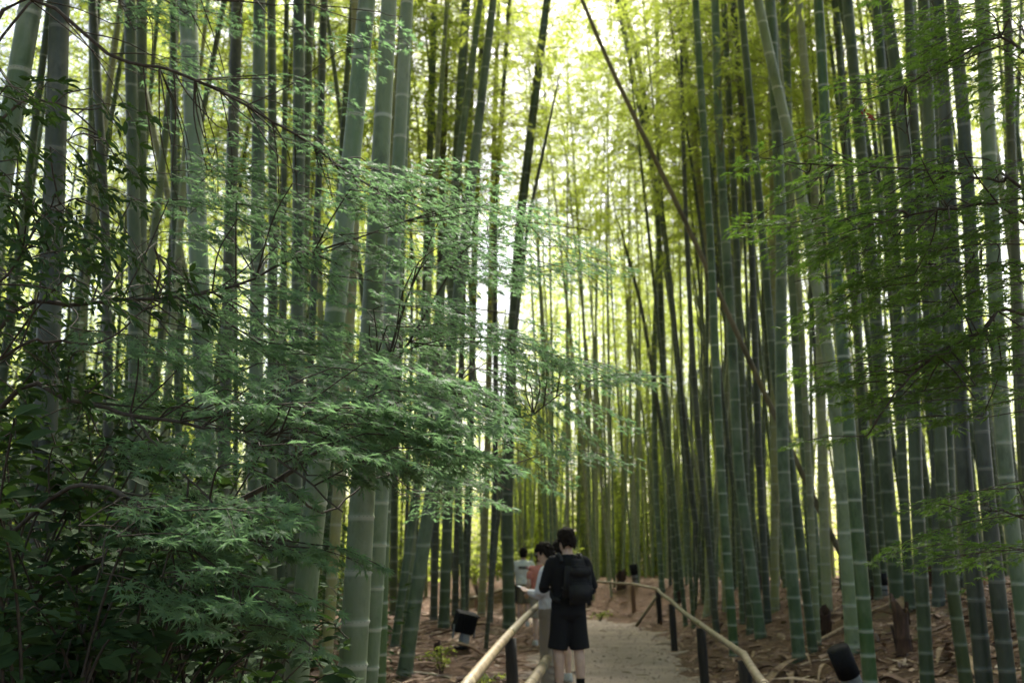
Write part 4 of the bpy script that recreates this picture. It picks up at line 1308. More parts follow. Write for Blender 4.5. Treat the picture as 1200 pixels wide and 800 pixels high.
def left_maple():
    LS = 0.86
    g = np.random.default_rng(31)
    bx, by = -2.75, 4.3
    root = thing('maple_tree', 'green maple with layered star-shaped leaves spreading in from the left', 'maple tree', (bx, by, gzf(bx, by)))
    z0 = gzf(bx, by)
    tr = limb([(bx, by, z0 - 0.05), (bx + 0.05, by, z0 + 0.7), (bx - 0.05, by, 1.5), (bx + 0.05, by, 2.4), (bx - 0.1, by + 0.1, 3.4)], 0.075, 0.008, root, 'trunk')
    T = lambda z: np.array((bx, by, z))
    lines = [tr]
    def lm(start, pp, r0, r1):
        lines.append(limb([start] + [P(*q) for q in pp], r0, r1, root))
    lm(T(0.9), [(0, 476, 4.1), (81, 469, 4.0), (152, 486, 3.9), (250, 503, 3.8), (330, 540, 3.6), (400, 600, 3.5)], 0.020, 0.004)
    lm(T(1.3), [(0, 381, 4.3), (84, 358, 4.3), (135, 353, 4.3), (257, 341, 4.4), (340, 305, 4.6), (430, 275, 4.7), (530, 240, 4.8)], 0.020, 0.004)
    lm(T(2.6), [(7, 7, 4.4), (135, 68, 4.4), (216, 88, 4.4), (337, 152, 4.5), (430, 215, 4.7), (520, 255, 4.8)], 0.018, 0.004)
    lm(T(0.5), [(60, 690, 4.2), (180, 632, 4.3), (330, 560, 4.5), (400, 503, 4.6), (444, 449, 4.7), (470, 370, 4.75), (490, 320, 4.8), (512, 262, 4.8)], 0.026, 0.004)
    lm(P(444, 449, 4.7), [(480, 400, 4.8), (520, 330, 4.9), (560, 280, 5.0), (620, 262, 5.2), (690, 270, 5.3)], 0.012, 0.003)
    lm(P(400, 503, 4.6), [(470, 470, 4.8), (540, 462, 5.0), (610, 490, 5.1), (680, 448, 5.2), (765, 436, 5.3)], 0.012, 0.003)
    lm(P(330, 560, 4.5), [(380, 600, 4.7), (440, 560, 5.0), (520, 545, 5.3), (600, 575, 5.5)], 0.010, 0.003)
    lm(T(0.8), [(40, 600, 3.9), (110, 570, 3.6), (160, 590, 3.4), (220, 640, 3.3), (290, 690, 3.2), (330, 720, 3.15), (372, 764, 3.1)], 0.016, 0.003)
    lm(T(3.2), [(60, -20, 4.6), (190, -6, 4.7), (300, 4, 4.8), (400, 8, 4.9), (470, 20, 5.0)], 0.012, 0.003)
    lm(P(152, 486, 3.9), [(200, 540, 3.7), (250, 590, 3.55), (310, 640, 3.4), (380, 660, 3.3)], 0.008, 0.003)
    acc = []; tw = MB()
    rs = lambda box, n, dr, leaf, **k: region_sprays(g, tw, acc, lines, box, int(n * 1.3), dr, leaf * LS, face=(0.25, -0.55, 0), **{'step': 0.04, **k})
    rs((215, 600, 205, 330), 36, (4.4, 5.1), 0.061)
    rs((230, 560, 320, 430), 20, (4.1, 5.0), 0.065)
    rs((250, 520, 430, 540), 15, (3.5, 4.4), 0.073, flat=0.4)
    rs((420, 640, 380, 470), 17, (4.7, 5.3), 0.061)
    rs((380, 520, 490, 560), 9, (3.4, 3.8), 0.076, flat=0.45)
    rs((130, 260, 380, 590), 12, (3.6, 4.3), 0.071, flat=0.4)
    rs((150, 285, 585, 715), 14, (3.1, 3.5), 0.078, flat=0.5, length=(0.25, 0.45), width=0.2)
    rs((290, 400, 560, 665), 8, (3.2, 3.6), 0.071, flat=0.5, length=(0.2, 0.35), width=0.14)
    rs((300, 372, 700, 758), 6, (3.05, 3.2), 0.065, flat=0.5, length=(0.15, 0.25), width=0.09)
    rs((590, 760, 425, 475), 8, (5.0, 5.3), 0.061, length=(0.4, 0.6), width=0.22, flat=0.2)
    rs((560, 690, 245, 330), 11, (5.0, 5.4), 0.059, flat=0.2)
    rs((560, 690, 470, 560), 8, (5.0, 5.5), 0.059, fall=0.6)
    rs((500, 565, 540, 620), 9, (5.2, 5.8), 0.059)
    rs((120, 420, 60, 210), 18, (4.4, 5.0), 0.059, length=(0.25, 0.45), width=0.2)
    rs((0, 460, -10, 40), 14, (4.5, 5.0), 0.059, length=(0.25, 0.45), width=0.18)
    rs((420, 560, 180, 260), 6, (4.7, 5.0), 0.059, length=(0.3, 0.5), width=0.14)
    finish_tree(root, acc, tw, maple_leaf(7), 'leaf_maple', 300, lines)
    print('left maple leaves', len(acc))

def right_maple():
    g = np.random.default_rng(32)
    bx, by = 3.1, 4.6
    root = thing('maple_tree', 'dark green maple with blurred flat sprays reaching in from the right', 'maple tree', (bx, by, gzf(bx, by)))
    z0 = gzf(bx, by)
    tr = limb([(bx, by, z0 - 0.05), (bx - 0.03, by, 1.2), (bx + 0.05, by, 2.2), (bx, by - 0.1, 3.4)], 0.07, 0.008, root, 'trunk')
    lines = [tr]
    T = lambda z: np.array((bx, by, z))
    def lm(start, pp, r0, r1):
        lines.append(limb([start] + [P(*q) for q in pp], r0, r1, root))
    lm(T(2.0), [(1200, 368, 4.2), (1150, 390, 4.1), (1097, 415, 4.0), (1050, 460, 4.0), (1019, 506, 4.0)], 0.016, 0.004)
    lm(T(2.5), [(1200, 222, 4.0), (1171, 213, 4.0), (1090, 200, 4.0), (952, 192, 4.1), (890, 185, 4.2)], 0.014, 0.003)
    lm(T(2.3), [(1200, 260, 3.8), (1120, 245, 3.8), (1020, 262, 3.9), (930, 280, 4.0)], 0.012, 0.003)
    lm(T(3.0), [(1200, 60, 4.2), (1120, 70, 4.2), (1040, 110, 4.3), (985, 118, 4.4)], 0.012, 0.003)
    lm(T(1.2), [(1205, 610, 4.2), (1150, 600, 4.2), (1100, 590, 4.3)], 0.010, 0.003)
    lm(T(2.1), [(1200, 330, 4.6), (1100, 310, 4.6), (1000, 320, 4.7), (930, 330, 4.8)], 0.012, 0.003)
    acc = []; tw = MB()
    rs = lambda box, n, dr, leaf, **k: region_sprays(g, tw, acc, lines, box, int(n * 1.6), dr, leaf * 0.92, dirx=-1.0, flat=0.3, fall=0.18, face=(-0.1, -0.3, 0), **k)
    rs((930, 1200, 195, 300), 20, (3.6, 4.4), 0.062)
    rs((985, 1200, 290, 400), 18, (3.8, 4.8), 0.062)
    rs((1010, 1200, 380, 500), 14, (3.9, 4.8), 0.062)
    rs((1080, 1200, 0, 130), 14, (3.8, 4.8), 0.062)
    rs((980, 1130, 90, 190), 5, (4.0, 4.5), 0.060, length=(0.3, 0.5), width=0.2)
    rs((860, 960, 180, 330), 4, (4.1, 4.6), 0.060, length=(0.25, 0.4), width=0.14)
    rs((1100, 1200, 560, 660), 6, (4.0, 4.6), 0.060)
    rs((940, 1060, 420, 520), 4, (4.0, 4.3), 0.062, length=(0.2, 0.35), width=0.12)
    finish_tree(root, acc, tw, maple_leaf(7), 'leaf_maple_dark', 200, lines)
    # red winged seeds
    c = P(1016, 136, 4.1)
    red = simple_mat('maple_seed', (0.22, 0.03, 0.02), (0.4, 0.08, 0.04), 40, 0.6)
    lt = oval_leaf(0.2); me = mesh_np('seed', *lt, False); me.materials.append(red)
    for k in range(14):
        s = obj('seed', me, None, root)
        d = g.normal(0, 1, 3)
        s.matrix_local = leaf_matrix(c + g.normal(0, 0.015, 3) - np.asarray(root.location), d, g.normal(0, 1, 3), 0.025)
    print('right maple leaves', len(acc))

def evergreen():
    """dark broad-leaved tree reaching in at the far left"""
    g = np.random.default_rng(33)
    bx, by = -2.5, 3.6
    root = thing('evergreen_tree', 'dark glossy-leaved evergreen branches hanging at the left frame edge', 'tree', (bx, by, gzf(bx, by)))
    z0 = gzf(bx, by)
    tr = limb([(bx, by, z0 - 0.05), (bx, by, 1.2), (bx - 0.05, by, 2.4), (bx, by, 3.2)], 0.06, 0.008, root, 'trunk')
    lines = [tr]
    def lm(z, pp, r0, r1):
        lines.append(limb([np.array((bx, by, z))] + [P(*q) for q in pp], r0, r1, root))
    lm(1.9, [(0, 330, 3.8), (50, 250, 3.9), (100, 230, 4.0)], 0.012, 0.003)
    lm(2.4, [(0, 140, 3.8), (60, 120, 3.9), (110, 150, 4.0), (140, 190, 4.0)], 0.012, 0.003)
    lm(1.6, [(0, 420, 3.6), (60, 400, 3.7), (120, 400, 3.8), (180, 350, 3.9), (210, 300, 4.0)], 0.012, 0.003)
    acc = []; tw = MB()
    rs = lambda *a, **k: region_sprays(g, tw, acc, lines, *a, flat=0.6, **k)
    kw = dict(length=(0.2, 0.4), width=0.18, fall=1.0, step=0.05)
    rs((-30, 60, 90, 240), 18, (3.5, 4.2), 0.06, **kw)
    rs((60, 150, 120, 300), 14, (3.7, 4.3), 0.06, **kw)
    rs((-30, 120, 240, 480), 30, (3.4, 4.2), 0.06, **kw)
    rs((110, 230, 270, 380), 8, (3.8, 4.2), 0.06, **kw)
    finish_tree(root, acc, tw, oval_leaf(0.17), 'leaf_shrub', 160, lines)

def shrub(px, Y, h, spread, n, leaf, label, seed, mat='leaf_shrub', w=0.26, single=70):
    g = np.random.default_rng(seed)
    d = ray(px, 660); x = d[0] * Y / d[1]
    root = thing('shrub', label, 'shrub', (x, Y, gzf(x, Y)))
    o = np.array((x, Y, gzf(x, Y)))
    acc = []; tw = MB()
    for k in range(n):
        a = g.uniform(0, 6.28); l = spread * g.uniform(0.3, 1.0); hh = h * g.uniform(0.55, 1.0)
        p1 = o + np.array((math.cos(a) * l * 0.5, math.sin(a) * l * 0.5, hh * 0.7)); p2 = o + np.array((math.cos(a) * l, math.sin(a) * l, hh))
        line = smooth_line([o + (0, 0, -0.03), p1, p2, p2 + np.array((math.cos(a) * .12, math.sin(a) * .12, -0.06))], 16)
        tw.add(*tube(line, np.linspace(0.007, 0.002, 16), 4, False))
        for j in range(3, 16):
            for q in range(2):
                aa = g.uniform(0, 6.28)
                dd = np.array((math.cos(aa), math.sin(aa), g.uniform(-0.5, 0.5)))
                acc.append((line[j] + g.normal(0, 0.015, 3), dd, np.array((g.normal(0, .5), g.normal(0, .5) - 0.3, 1.0)), leaf * g.uniform(0.6, 1.2)))
    finish_tree(root, acc, tw, oval_leaf(w), mat, single, None)

left_maple()
right_maple()
evergreen()
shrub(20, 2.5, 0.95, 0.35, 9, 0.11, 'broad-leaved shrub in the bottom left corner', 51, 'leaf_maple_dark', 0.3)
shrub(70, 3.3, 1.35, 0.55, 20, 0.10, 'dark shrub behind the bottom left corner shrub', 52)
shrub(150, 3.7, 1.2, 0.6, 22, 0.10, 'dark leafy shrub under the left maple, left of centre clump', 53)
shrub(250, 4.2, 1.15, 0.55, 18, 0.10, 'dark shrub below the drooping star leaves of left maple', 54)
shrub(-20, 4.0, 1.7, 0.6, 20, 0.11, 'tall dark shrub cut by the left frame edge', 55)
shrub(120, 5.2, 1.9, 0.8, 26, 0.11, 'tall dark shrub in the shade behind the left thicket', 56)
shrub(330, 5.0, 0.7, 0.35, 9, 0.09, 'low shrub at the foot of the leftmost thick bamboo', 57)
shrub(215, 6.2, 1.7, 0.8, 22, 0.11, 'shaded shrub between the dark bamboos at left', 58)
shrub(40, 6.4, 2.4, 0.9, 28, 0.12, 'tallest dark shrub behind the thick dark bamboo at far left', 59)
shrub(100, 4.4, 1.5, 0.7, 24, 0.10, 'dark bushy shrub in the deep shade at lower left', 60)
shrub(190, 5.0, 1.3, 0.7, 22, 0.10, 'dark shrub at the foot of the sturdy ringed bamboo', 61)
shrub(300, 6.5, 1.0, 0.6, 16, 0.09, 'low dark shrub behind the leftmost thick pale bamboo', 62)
for i, (px, Y, lab) in enumerate([(520, 12.2, 'small fern-like seedling left of the black box lamp'), (567, 10.6, 'tiny green seedling beside the left rail post'),
                                  (702, 25.8, 'small green tuft at the far inside of the right rail'), (640, 29.4, 'bright green bush behind the walkers at the bend'), (560, 30.5, 'light green bush behind the thick culm by the path'), (596, 31.0, 'yellow-green bush at the bend between two walkers')]):
    big = Y > 28
    shrub(px, Y, 1.5 if big else 0.3, 0.9 if big else 0.22, 26 if big else 6, 0.16 if big else 0.06, lab, 70 + i, 'leaf_bamboo', single=40)

# ------------------------------------------------------------------ people
def remeshed(mb, voxel, smooth_it=6, fac=0.5):
    """closed overlapping lofts -> one continuous surface"""
    me = mb.mesh('tmp')
    o = bpy.data.objects.new('tmp', me); COL.objects.link(o)
    m = o.modifiers.new('r', 'REMESH'); m.mode = 'VOXEL'; m.voxel_size = voxel
    if smooth_it:
        s = o.modifiers.new('s', 'SMOOTH'); s.factor = fac; s.iterations = smooth_it
    dg = bpy.context.evaluated_depsgraph_get()
    out = bpy.data.meshes.new_from_object(o.evaluated_get(dg))
    out.polygons.foreach_set('use_smooth', np.full(len(out.polygons), True))
    bpy.data.objects.remove(o)
    return out

def eloft(rings, S=20):
    """rings: (x, y, z, rx, ry) horizontal ellipses, closed at both ends"""
    v = []
    for x, y, z, rx, ry in rings:
        for k in range(S):
            a = 2 * math.pi * k / S
            v.append((x + rx * math.cos(a), y + ry * math.sin(a), z))
    n = len(rings)
    f = [(i * S + k, i * S + (k + 1) % S, (i + 1) * S + (k + 1) % S, (i + 1) * S + k) for i in range(n - 1) for k in range(S)]
    v += [rings[0][:3], rings[-1][:3]]
    f = [t for q in f for t in ((q[0], q[1], q[2]), (q[0], q[2], q[3]))]
    f += [(n * S, (k + 1) % S, k) for k in range(S)] + [(n * S + 1, (n - 1) * S + k, (n - 1) * S + (k + 1) % S) for k in range(S)]
    return np.array(v, float), np.array(f)

def limb_t(pts, rad, n=14, S=12):
    line = smooth_line(pts, n)
    return tube(line, np.interp(np.linspace(0, 1, n), np.linspace(0, 1, len(rad)), rad), S)

def hand(mb, wrist, direction, palm_n, curl=0.5, side=1):
    """palm and five curled fingers"""
    w = np.asarray(wrist, float); d = norm(direction); n = norm(palm_n)
    s = norm(np.cross(d, n)) * side
    n = np.cross(s, d) * side
    c = w + d * 0.045
    for k in (-1.5, -0.5, 0.5, 1.5):
        mb.add(*limb_t([w - d * 0.01 + s * 0.008 * k, c + s * 0.016 * k, w + d * 0.09 + s * 0.019 * k], [0.02, 0.017, 0.012], 6, 8))
    for k, L in zip((-1.5, -0.5, 0.5, 1.5), (0.062, 0.078, 0.082, 0.07)):
        b = w + d * 0.088 + s * 0.02 * k
        m = b + d * L * 0.5 + n * curl * L * 0.25
        e = b + d * L * (1 - 0.35 * curl) + n * curl * L * 0.75
        mb.add(*limb_t([b - d * 0.015, m, e], [0.0098, 0.0092, 0.0078], 7, 8))
    b = w + d * 0.02 + s * 0.03
    mb.add(*limb_t([b, b + d * 0.03 + s * 0.025 + n * 0.012, b + d * 0.065 + s * 0.03 + n * 0.03], [0.013, 0.0105, 0.009], 7, 8))

SKIN = simple_mat('skin', (0.50, 0.33, 0.25), (0.60, 0.41, 0.32), 12, 0.55)
HAIR = simple_mat('hair', (0.008, 0.006, 0.005), (0.02, 0.015, 0.012), 60, 0.8, (1, 1, 0.3), 0.6, 0.08)
def cloth(name, c, var=0.15, rough=0.9, scale=90):
    return simple_mat(name, tuple(x * (1 - var) for x in c), tuple(min(1, x * (1 + var)) for x in c), scale, rough, None, 0.25, 0.15)
CL = dict(black=cloth('black_cotton', (0.013, 0.013, 0.015)), black2=cloth('black_shorts', (0.016, 0.016, 0.018)), nylon=cloth('black_nylon', (0.02, 0.02, 0.022), rough=0.6, scale=200),
          white=cloth('white_shirt', (0.62, 0.62, 0.68), 0.06), tee=cloth('white_tee', (0.66, 0.66, 0.62), 0.06), beige=cloth('beige_trousers', (0.27, 0.23, 0.185), 0.1),
          denim=cloth('pale_blue_shirt', (0.30, 0.37, 0.47), 0.12), salmon=cloth('salmon_top', (0.52, 0.20, 0.155), 0.1), olive=cloth('olive_shorts', (0.16, 0.145, 0.10), 0.1),
          sock=cloth('black_sock', (0.012, 0.012, 0.012)), shoe_w=cloth('grey_sneaker', (0.5, 0.5, 0.5), 0.2, 0.6, 30), shoe_b=cloth('black_sneaker', (0.02, 0.02, 0.02)), print_dark=cloth('shirt_print', (0.03, 0.03, 0.04)), print_red=cloth('shirt_print_red', (0.4, 0.06, 0.05)))

def rot2(p, a, c=(0, 0)):
    x, y = p[0] - c[0], p[1] - c[1]
    return (c[0] + x * math.cos(a) - y * math.sin(a), c[1] + x * math.sin(a) + y * math.cos(a), p[2])

def person(label, X, Y, yaw, height, top, bottom, arms, hair='short', head_yaw=0.0, head_pitch=0.0, sleeve='long', legs='trousers', shoes='shoe_b', socks=None, stance=0.09, top_len=0.93, top_wide=1.0):
    """stands at X, Y facing local +y (yaw turns it); modelled 1.75 m tall, then scaled. Returns the root."""
    s = height / 1.75
    z0 = gzf(X, Y) + 0.012
    root = thing('person', label, 'person', (X, Y, z0), yaw)
    root.scale = (s, s, s)
    body = MB()
    # torso
    body.add(*eloft([(0, 0, 0.80, 0.10, 0.08), (0, 0, 0.86, 0.155, 0.11), (0, 0, 0.95, 0.165, 0.115), (0, 0.01, 1.06, 0.145, 0.10), (0, 0.01, 1.20, 0.165, 0.11), (0, 0, 1.34, 0.185, 0.112), (0, -0.005, 1.42, 0.165, 0.09), (0, -0.005, 1.465, 0.09, 0.07), (0, 0, 1.48, 0.06, 0.06)]))
    body.add(*limb_t([(0, -0.01, 1.42), (0, 0.005, 1.49), (0, 0.02, 1.57)], [0.065, 0.056, 0.058], 8))
    # head, in its own frame then pitched / yawed about the neck
    hb = MB()
    hb.add(*eloft([(0, 0.045, 1.515, 0.02, 0.02), (0, 0.045, 1.525, 0.048, 0.05), (0, 0.03, 1.555, 0.064, 0.075), (0, 0.015, 1.60, 0.072, 0.09), (0, 0.008, 1.645, 0.077, 0.097), (0, 0.003, 1.69, 0.075, 0.094), (0, 0.0, 1.725, 0.058, 0.073), (0, 0, 1.748, 0.02, 0.025)], 24))
    hb.add(*limb_t([(0, 0.09, 1.655), (0, 0.118, 1.605), (0, 0.098, 1.595)], [0.010, 0.016, 0.012], 7, 8))          # nose
    hb.add(*limb_t([(-0.022, 0.092, 1.562), (0, 0.101, 1.562), (0.022, 0.092, 1.562)], [0.006, 0.009, 0.006], 6, 8))   # lips
    for q in (-1, 1):
        hb.add(*limb_t([(q * 0.074, -0.004, 1.65), (q * 0.086, -0.016, 1.635), (q * 0.075, -0.002, 1.60)], [0.012, 0.013, 0.009], 7, 8))
        hb.add(*limb_t([(q * 0.045, 0.083, 1.665), (q * 0.02, 0.096, 1.663)], [0.008, 0.008], 4, 6))              # brows
    hm = Matrix.Translation((0, 0, 1.52)) @ Matrix.Rotation(head_yaw, 4, 'Z') @ Matrix.Rotation(head_pitch, 4, 'X') @ Matrix.Translation((0, 0, -1.52))
    HM = np.array(hm)
    person.hm = hm
    tf = lambda v: (np.c_[np.asarray(v, float), np.ones(len(v))] @ HM.T)[:, :3]
    for v, f in zip(hb.v, hb.f):
        pass
    base = 0
    for v, f in zip(hb.v, hb.f):
        body.add(tf(v), f - base); base += len(v)
    # arms
    for q, (el, wr, pn, curl) in arms.items():
        sg = -1 if q == 'L' else 1
        sh = np.array((sg * 0.185, -0.005, 1.395))
        body.add(*limb_t([sh + (-sg * 0.05, 0, 0.015), sh, (sh + el) / 2, el], [0.055, 0.056, 0.046, 0.040], 12))
        body.add(*limb_t([el, (np.asarray(el) * 0.6 + np.asarray(wr) * 0.4), wr], [0.041, 0.04, 0.026], 10))
        hand(body, wr, np.asarray(wr) - np.asarray(el), pn, curl, sg)
    # legs
    for sg, dy in ((-1, 0.02), (1, -0.05)):
        hip = np.array((sg * 0.085, 0, 0.88)); kn = np.array((sg * stance * 1.03, 0.015 + dy * 0.4, 0.48)); an = np.array((sg * stance, -0.01 + dy, 0.085))
        body.add(*limb_t([hip, hip * 0.55 + kn * 0.45, kn], [0.093, 0.078, 0.056], 12, 14))
        body.add(*limb_t([kn, kn * 0.68 + an * 0.32 + (0, -0.018, 0), an], [0.056, 0.057, 0.036], 12, 14))
        body.add(*limb_t([an + (0, -0.03, -0.03), an + (0, 0.05, -0.045), an + (sg * 0.012, 0.15, -0.06)], [0.038, 0.036, 0.026], 8))
    obj('body', remeshed(body, 0.0105, 5), SKIN, root)
    # eyes
    eyem = M['glass']
    for q in (-1, 1):
        e = tf([(q * 0.03, 0.089, 1.643)])[0]
        obj('eye', mesh_np('eye', *eloft([(0, 0, -0.008, 0.004, 0.003), (0, 0, 0, 0.012, 0.006), (0, 0, 0.008, 0.004, 0.003)], 10)), eyem, root, tuple(e))
    # hair: shell over the skull with locks
    hr = MB(); g = np.random.default_rng(int(Y * 100))
    for k in range(230):
        th = g.uniform(0, 2 * math.pi); ph = g.uniform(0.0, 1.0)
        fx = math.sin(th)
        front = math.cos(th)
        low = 1.555 if front < -0.1 else (1.63 if front < 0.55 else 1.70)
        z = 1.757 - (1.757 - low) * ph ** 0.8
        t = np.clip((z - 1.64) / 0.118, 0, 1); tb = np.clip((1.64 - z) / 0.10, 0, 1)
        k1 = math.sqrt(max(0.02, 1 - t ** 2.4)) * (1 - 0.22 * tb)
        rx = 0.084 * k1; ry = 0.104 * k1
        c = np.array((rx * math.sin(th), ry * math.cos(th) + 0.004, z)) + g.normal(0, 0.005, 3)
        dn = np.array((g.normal(0, .5), g.normal(0, .5), -1.0)); dn = norm(dn)
        lk = np.array([c - dn * 0.02, c, c + dn * 0.022 + np.array((math.sin(th), math.cos(th), 0)) * 0.004])
        hr.add(tf(tube(lk, [0.012, 0.018, 0.008], 7)[0]), tube(lk, [0.012, 0.018, 0.008], 7)[1])
    skull = eloft([(0, -0.03, 1.57, 0.05, 0.055), (0, -0.025, 1.61, 0.07, 0.075), (0, -0.02, 1.66, 0.08, 0.085), (0, -0.006, 1.70, 0.086, 0.104), (0, -0.004, 1.735, 0.078, 0.095), (0, 0, 1.760, 0.05, 0.062), (0, 0, 1.768, 0.025, 0.03)], 20)
    hr.add(tf(skull[0]), skull[1])
    if hair == 'tail':
        bun = eloft([(0, -0.12, 1.67, 0.015, 0.015), (0, -0.125, 1.69, 0.04, 0.035), (0, -0.125, 1.715, 0.045, 0.04), (0, -0.12, 1.74, 0.02, 0.02)], 14)
        hr.add(tf(bun[0]), bun[1])
    obj('hair', remeshed(hr, 0.009, 2), HAIR, root)
    # top garment
    tp = MB(); w = top_wide
    tl = top_len
    tp.add(*eloft([(0, 0, tl, 0.182 * w, 0.132 * w), (0, 0, tl + 0.05, 0.178 * w, 0.13 * w), (0, 0.008, 1.08, 0.168 * w, 0.122 * w), (0, 0.008, 1.2, 0.182 * w, 0.13 * w), (0, 0, 1.34, 0.203 * w, 0.132 * w), (0, -0.005, 1.42, 0.185, 0.11), (0, -0.008, 1.468, 0.105, 0.085), (0, -0.008, 1.485, 0.072, 0.07)], 28))
    for q, (el, wr, pn, curl) in arms.items():
        sg = -1 if q == 'L' else 1
        sh = np.array((sg * 0.185, -0.005, 1.395)); el = np.asarray(el, float); wr = np.asarray(wr, float)
        tp.add(*limb_t([sh + (-sg * 0.06, 0, 0.015), sh, (sh + el) / 2, el if sleeve == 'long' else (sh * 0.35 + el * 0.65)], [0.065, 0.070, 0.064, 0.057], 12))
        if sleeve == 'long':
            tp.add(*limb_t([el, el * 0.5 + wr * 0.5, el * 0.1 + wr * 0.9], [0.057, 0.05, 0.04], 10))
    # fold ridges
    for k in range(9):
        z = g.uniform(tl + 0.03, 1.3); a = g.uniform(0, 6.28)
        p = [np.array((0.178 * w * math.cos(a + t), 0.128 * w * math.sin(a + t), z + t * g.uniform(-0.12, 0.12))) for t in (0, 0.35, 0.7)]
        tp.add(*limb_t(p, [0.006, 0.013, 0.006], 6, 6))
    obj('shirt', remeshed(tp, 0.012, 5), CL[top], root)
    bt = MB()
    ends = {'trousers': 0.06, 'shorts': 0.50}[legs]
    bt.add(*eloft([(0, 0, 0.80, 0.12, 0.10), (0, -0.005, 0.86, 0.182, 0.138), (0, -0.005, 0.95, 0.182, 0.132), (0, 0.005, 1.04, 0.163, 0.115)], 26))
    for sg, dy in ((-1, 0.02), (1, -0.05)):
        hip = np.array((sg * 0.088, 0, 0.88)); kn = np.array((sg * stance * 1.03, 0.015 + dy * 0.4, 0.48)); an = np.array((sg * stance, -0.01 + dy, 0.05))
        if legs == 'shorts':
            e = hip * 0.06 + kn * 0.94
            bt.add(*limb_t([hip + (0, 0, 0.02), hip * 0.5 + e * 0.5, e + (sg * 0.012, 0, 0)], [0.104, 0.106, 0.108], 12, 18))
        else:
            bt.add(*limb_t([hip + (0, 0, 0.02), hip * 0.5 + kn * 0.5, kn, kn * 0.5 + an * 0.5, an], [0.104, 0.092, 0.076, 0.075, 0.078], 18, 18))
            for k in range(4):
                z = g.uniform(0.1, 0.7)
                c = np.array((sg * stance, 0.0, z))
                bt.add(*limb_t([c + (-0.07, -0.03, 0.02), c + (0, -0.075, 0), c + (0.07, -0.03, 0.03)], [0.006, 0.012, 0.006], 6, 6))
    obj('shorts' if legs == 'shorts' else 'trousers', remeshed(bt, 0.012, 5), CL[bottom], root)
    for sg, dy in ((-1, 0.02), (1, -0.05)):
        an = np.array((sg * stance, -0.01 + dy, 0.085))
        sm = MB()
        sm.add(*eloft([(an[0], an[1] + 0.045, 0.0, 0.047, 0.13), (an[0], an[1] + 0.045, 0.03, 0.05, 0.135), (an[0], an[1] + 0.03, 0.065, 0.045, 0.105), (an[0], an[1], 0.10, 0.045, 0.055)], 22))
        obj('shoe', remeshed(sm, 0.010, 3), CL[shoes], root)
        if socks:
            obj('sock', mesh_np('sock', *limb_t([an, an + (0, 0, 0.06), an + (0, 0.004, 0.13)], [0.044, 0.042, 0.046], 8, 16)), CL[socks], root)
    return root

A = lambda *q: np.array(q, float)

def place(px, Y):
    return (px - 600) / FPX * Y * 1.0

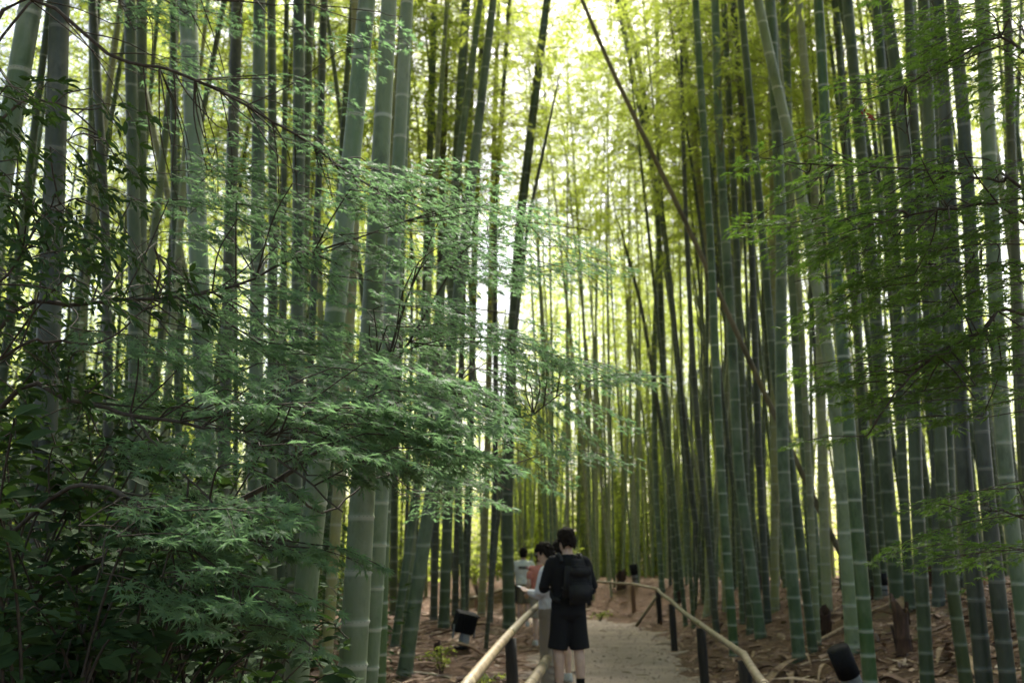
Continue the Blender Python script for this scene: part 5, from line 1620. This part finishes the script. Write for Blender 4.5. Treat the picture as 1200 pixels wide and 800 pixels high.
def people():
    # man with the backpack: back to us, turned a little left, elbows bent
    Y = 11.1; X = place(664, Y)
    yaw = 0.22
    man = person('young man in black top and black shorts, seen from behind', X, Y, yaw, 1.77, 'black', 'black2',
                 {'L': (A(-0.27, 0.02, 1.13), A(-0.17, 0.25, 1.12), (0, 0, 1), 0.6), 'R': (A(0.275, -0.01, 1.12), A(0.19, 0.22, 1.08), (0, 0, 1), 0.6)},
                 head_yaw=0.25, head_pitch=-0.12, legs='shorts', socks='sock', stance=0.105, top_len=0.90, top_wide=1.05)
    bp = thing('backpack', 'large black backpack worn by the man in black', 'backpack', tuple(man.location), yaw)
    bp.scale = man.scale
    def rbox(name, w, d, h, loc, bev, mat=CL['nylon'], par=bp, rot=(0, 0, 0)):
        return bm_obj(name, bevel_box(w, d, h, bev, 4), mat, par, loc, rot, True)
    main = rbox('main_pack', 0.31, 0.18, 0.47, (0.045, -0.215, 1.20), 0.075)
    for v in main.data.vertices:
        k = (v.co.z + 0.235) / 0.47
        v.co.x *= 1.04 - 0.22 * k ** 3; v.co.y *= 1.08 - 0.3 * k ** 2
        v.co.x += 0.006 * math.sin(9 * v.co.z + 20 * v.co.y)
    rbox('front_pocket', 0.25, 0.07, 0.21, (0.045, -0.32, 1.09), 0.03)
    rbox('upper_pocket', 0.23, 0.05, 0.12, (0.045, -0.312, 1.30), 0.022)
    for z in (1.205, 1.375):
        obj('zip', mesh_np('zip', *tube(np.array([(-0.06, -0.345, z), (0.045, -0.352, z + 0.006), (0.15, -0.345, z)]), 0.004, 6)), M['black_metal'], bp)
    obj('grab_handle', mesh_np('grab_handle', *limb_t([(0.01, -0.17, 1.42), (0.045, -0.18, 1.47), (0.08, -0.17, 1.42)], [0.009, 0.009, 0.009], 8, 8)), CL['nylon'], bp)
    for sx in (-1, 1):
        cx = sx * 0.11
        strap = smooth_line([(cx, -0.15, 1.40), (cx * 1.05, -0.08, 1.475), (cx * 1.05, 0.06, 1.46), (cx * 1.1, 0.155, 1.34), (cx * 1.3, 0.14, 1.15), (cx * 1.7, -0.02, 1.04), (cx * 1.4 + 0.02, -0.16, 1.0)], 26)
        obj('strap', mesh_np('strap', *tube(strap, 0.021, 8)), CL['nylon'], bp)
    for sx in (-1, 1):
        obj('side_strap', mesh_np('side_strap', *tube(np.array([(0.045 + sx * 0.158, -0.28, 1.12), (0.045 + sx * 0.162, -0.2, 1.13), (0.045 + sx * 0.158, -0.15, 1.14)]), 0.008, 6)), CL['nylon'], bp)
    # person in white shirt and beige trousers, facing left over the rail
    Y = 11.75; X = place(643, Y)
    yaw2 = 1.15
    W = person('person in white shirt and beige trousers bent over a phone', X, Y, yaw2, 1.65, 'white', 'beige',
               {'L': (A(-0.24, 0.05, 1.13), A(-0.12, 0.23, 1.16), (0, 0, 1), 0.7), 'R': (A(0.235, 0.07, 1.13), A(0.08, 0.23, 1.16), (0, 0, 1), 0.7)},
               head_yaw=0.1, head_pitch=-0.45, stance=0.075, shoes='shoe_w', top_len=0.96)
    hmw = person.hm
    sg = thing('sunglasses', 'dark sunglasses pushed up on the hair of the phone user', 'sunglasses', tuple(W.location), yaw2); sg.scale = W.scale
    for sx in (-1, 1):
        obj('lens', mesh_np('lens', *eloft([(sx * 0.036, 0.115, 1.655, 0.02, 0.004), (sx * 0.036, 0.125, 1.67, 0.03, 0.006), (sx * 0.036, 0.118, 1.70, 0.02, 0.005)], 14)), M['glass'], sg)
        obj('temple', mesh_np('temple', *tube(np.array([(sx * 0.066, 0.12, 1.68), (sx * 0.09, 0.06, 1.68), (sx * 0.088, 0.0, 1.66)]), 0.004, 6)), M['black_metal'], sg)
    for c in sg.children: c.matrix_local = hmw
    ph = thing('phone', 'pale phone held out in both hands over the left rail', 'phone', tuple(W.location), yaw2); ph.scale = W.scale
    bm_obj('case', bevel_box(0.08, 0.155, 0.011, 0.005), M['grey_metal'], ph, (-0.025, 0.345, 1.20), (0.35, 0, 0))
    bm_obj('screen', bevel_box(0.07, 0.142, 0.003, 0.001, 1), CL['white'], ph, (-0.025, 0.343, 1.207), (0.35, 0, 0))
    # person behind them, bun and pale blue shirt, grey sneakers
    Y = 12.9; X = place(655, Y)
    person('person with dark tied hair and pale blue shirt hidden behind the man', X, Y, 0.5, 1.69, 'denim', 'olive',
           {'L': (A(-0.24, -0.02, 1.12), A(-0.19, 0.2, 1.1), (0, 0, 1), 0.5), 'R': (A(0.24, -0.02, 1.12), A(0.19, 0.2, 1.1), (0, 0, 1), 0.5)},
           hair='tail', head_yaw=0.2, legs='shorts', shoes='shoe_w', stance=0.07)
    # salmon top
    Y = 18.2; X = place(632, Y)
    person('person in salmon pink top between the white shirts', X, Y, 0.3, 1.63, 'salmon', 'beige',
           {'L': (A(-0.25, -0.04, 1.12), A(-0.22, 0.12, 0.95), (0, 0, 1), 0.5), 'R': (A(0.25, -0.04, 1.12), A(0.22, 0.12, 0.95), (0, 0, 1), 0.5)},
           sleeve='short', legs='shorts', shoes='shoe_w')
    # white T-shirt
    Y = 22.5; X = place(613, Y)
    T = person('man in white T-shirt with printed back and olive shorts, farthest along', X, Y, -0.05, 1.66, 'tee', 'olive',
               {'L': (A(-0.27, -0.03, 1.13), A(-0.24, 0.05, 0.90), (0, 0, 1), 0.4), 'R': (A(0.27, -0.03, 1.13), A(0.22, 0.12, 0.93), (0, 0, 1), 0.4)},
               sleeve='short', legs='shorts', shoes='shoe_w', top_wide=1.08)
    for k, (x, w, mt) in enumerate([(-0.088, 0.028, 'print_dark'), (-0.055, 0.03, 'print_dark'), (-0.02, 0.03, 'print_dark'), (0.015, 0.03, 'print_dark'), (0.05, 0.028, 'print_dark'), (0.085, 0.03, 'print_red')]):
        yb = -0.148 + 0.06 * (abs(x) / 0.12) ** 2 * 0.35
        bm_obj('print', bevel_box(w * 0.9, 0.012, 0.065, 0.002, 1), CL[mt], T, (x, yb, 1.31))
    bag = thing('shoulder_bag', 'black bag hanging at the side of the white T-shirt man', 'bag', tuple(T.location), -0.05); bag.scale = T.scale
    bm_obj('pouch', bevel_box(0.10, 0.26, 0.36, 0.03, 3), CL['nylon'], bag, (-0.20, -0.10, 0.74), (0, 0.05, 0), True)
    obj('strap', mesh_np('strap', *tube(smooth_line([(-0.2, -0.16, 0.9), (-0.245, -0.10, 1.12), (-0.17, -0.02, 1.475), (-0.12, 0.15, 1.35), (-0.245, 0.1, 1.05), (-0.2, -0.02, 0.9)], 24), 0.012, 6)), CL['nylon'], bag)
people()
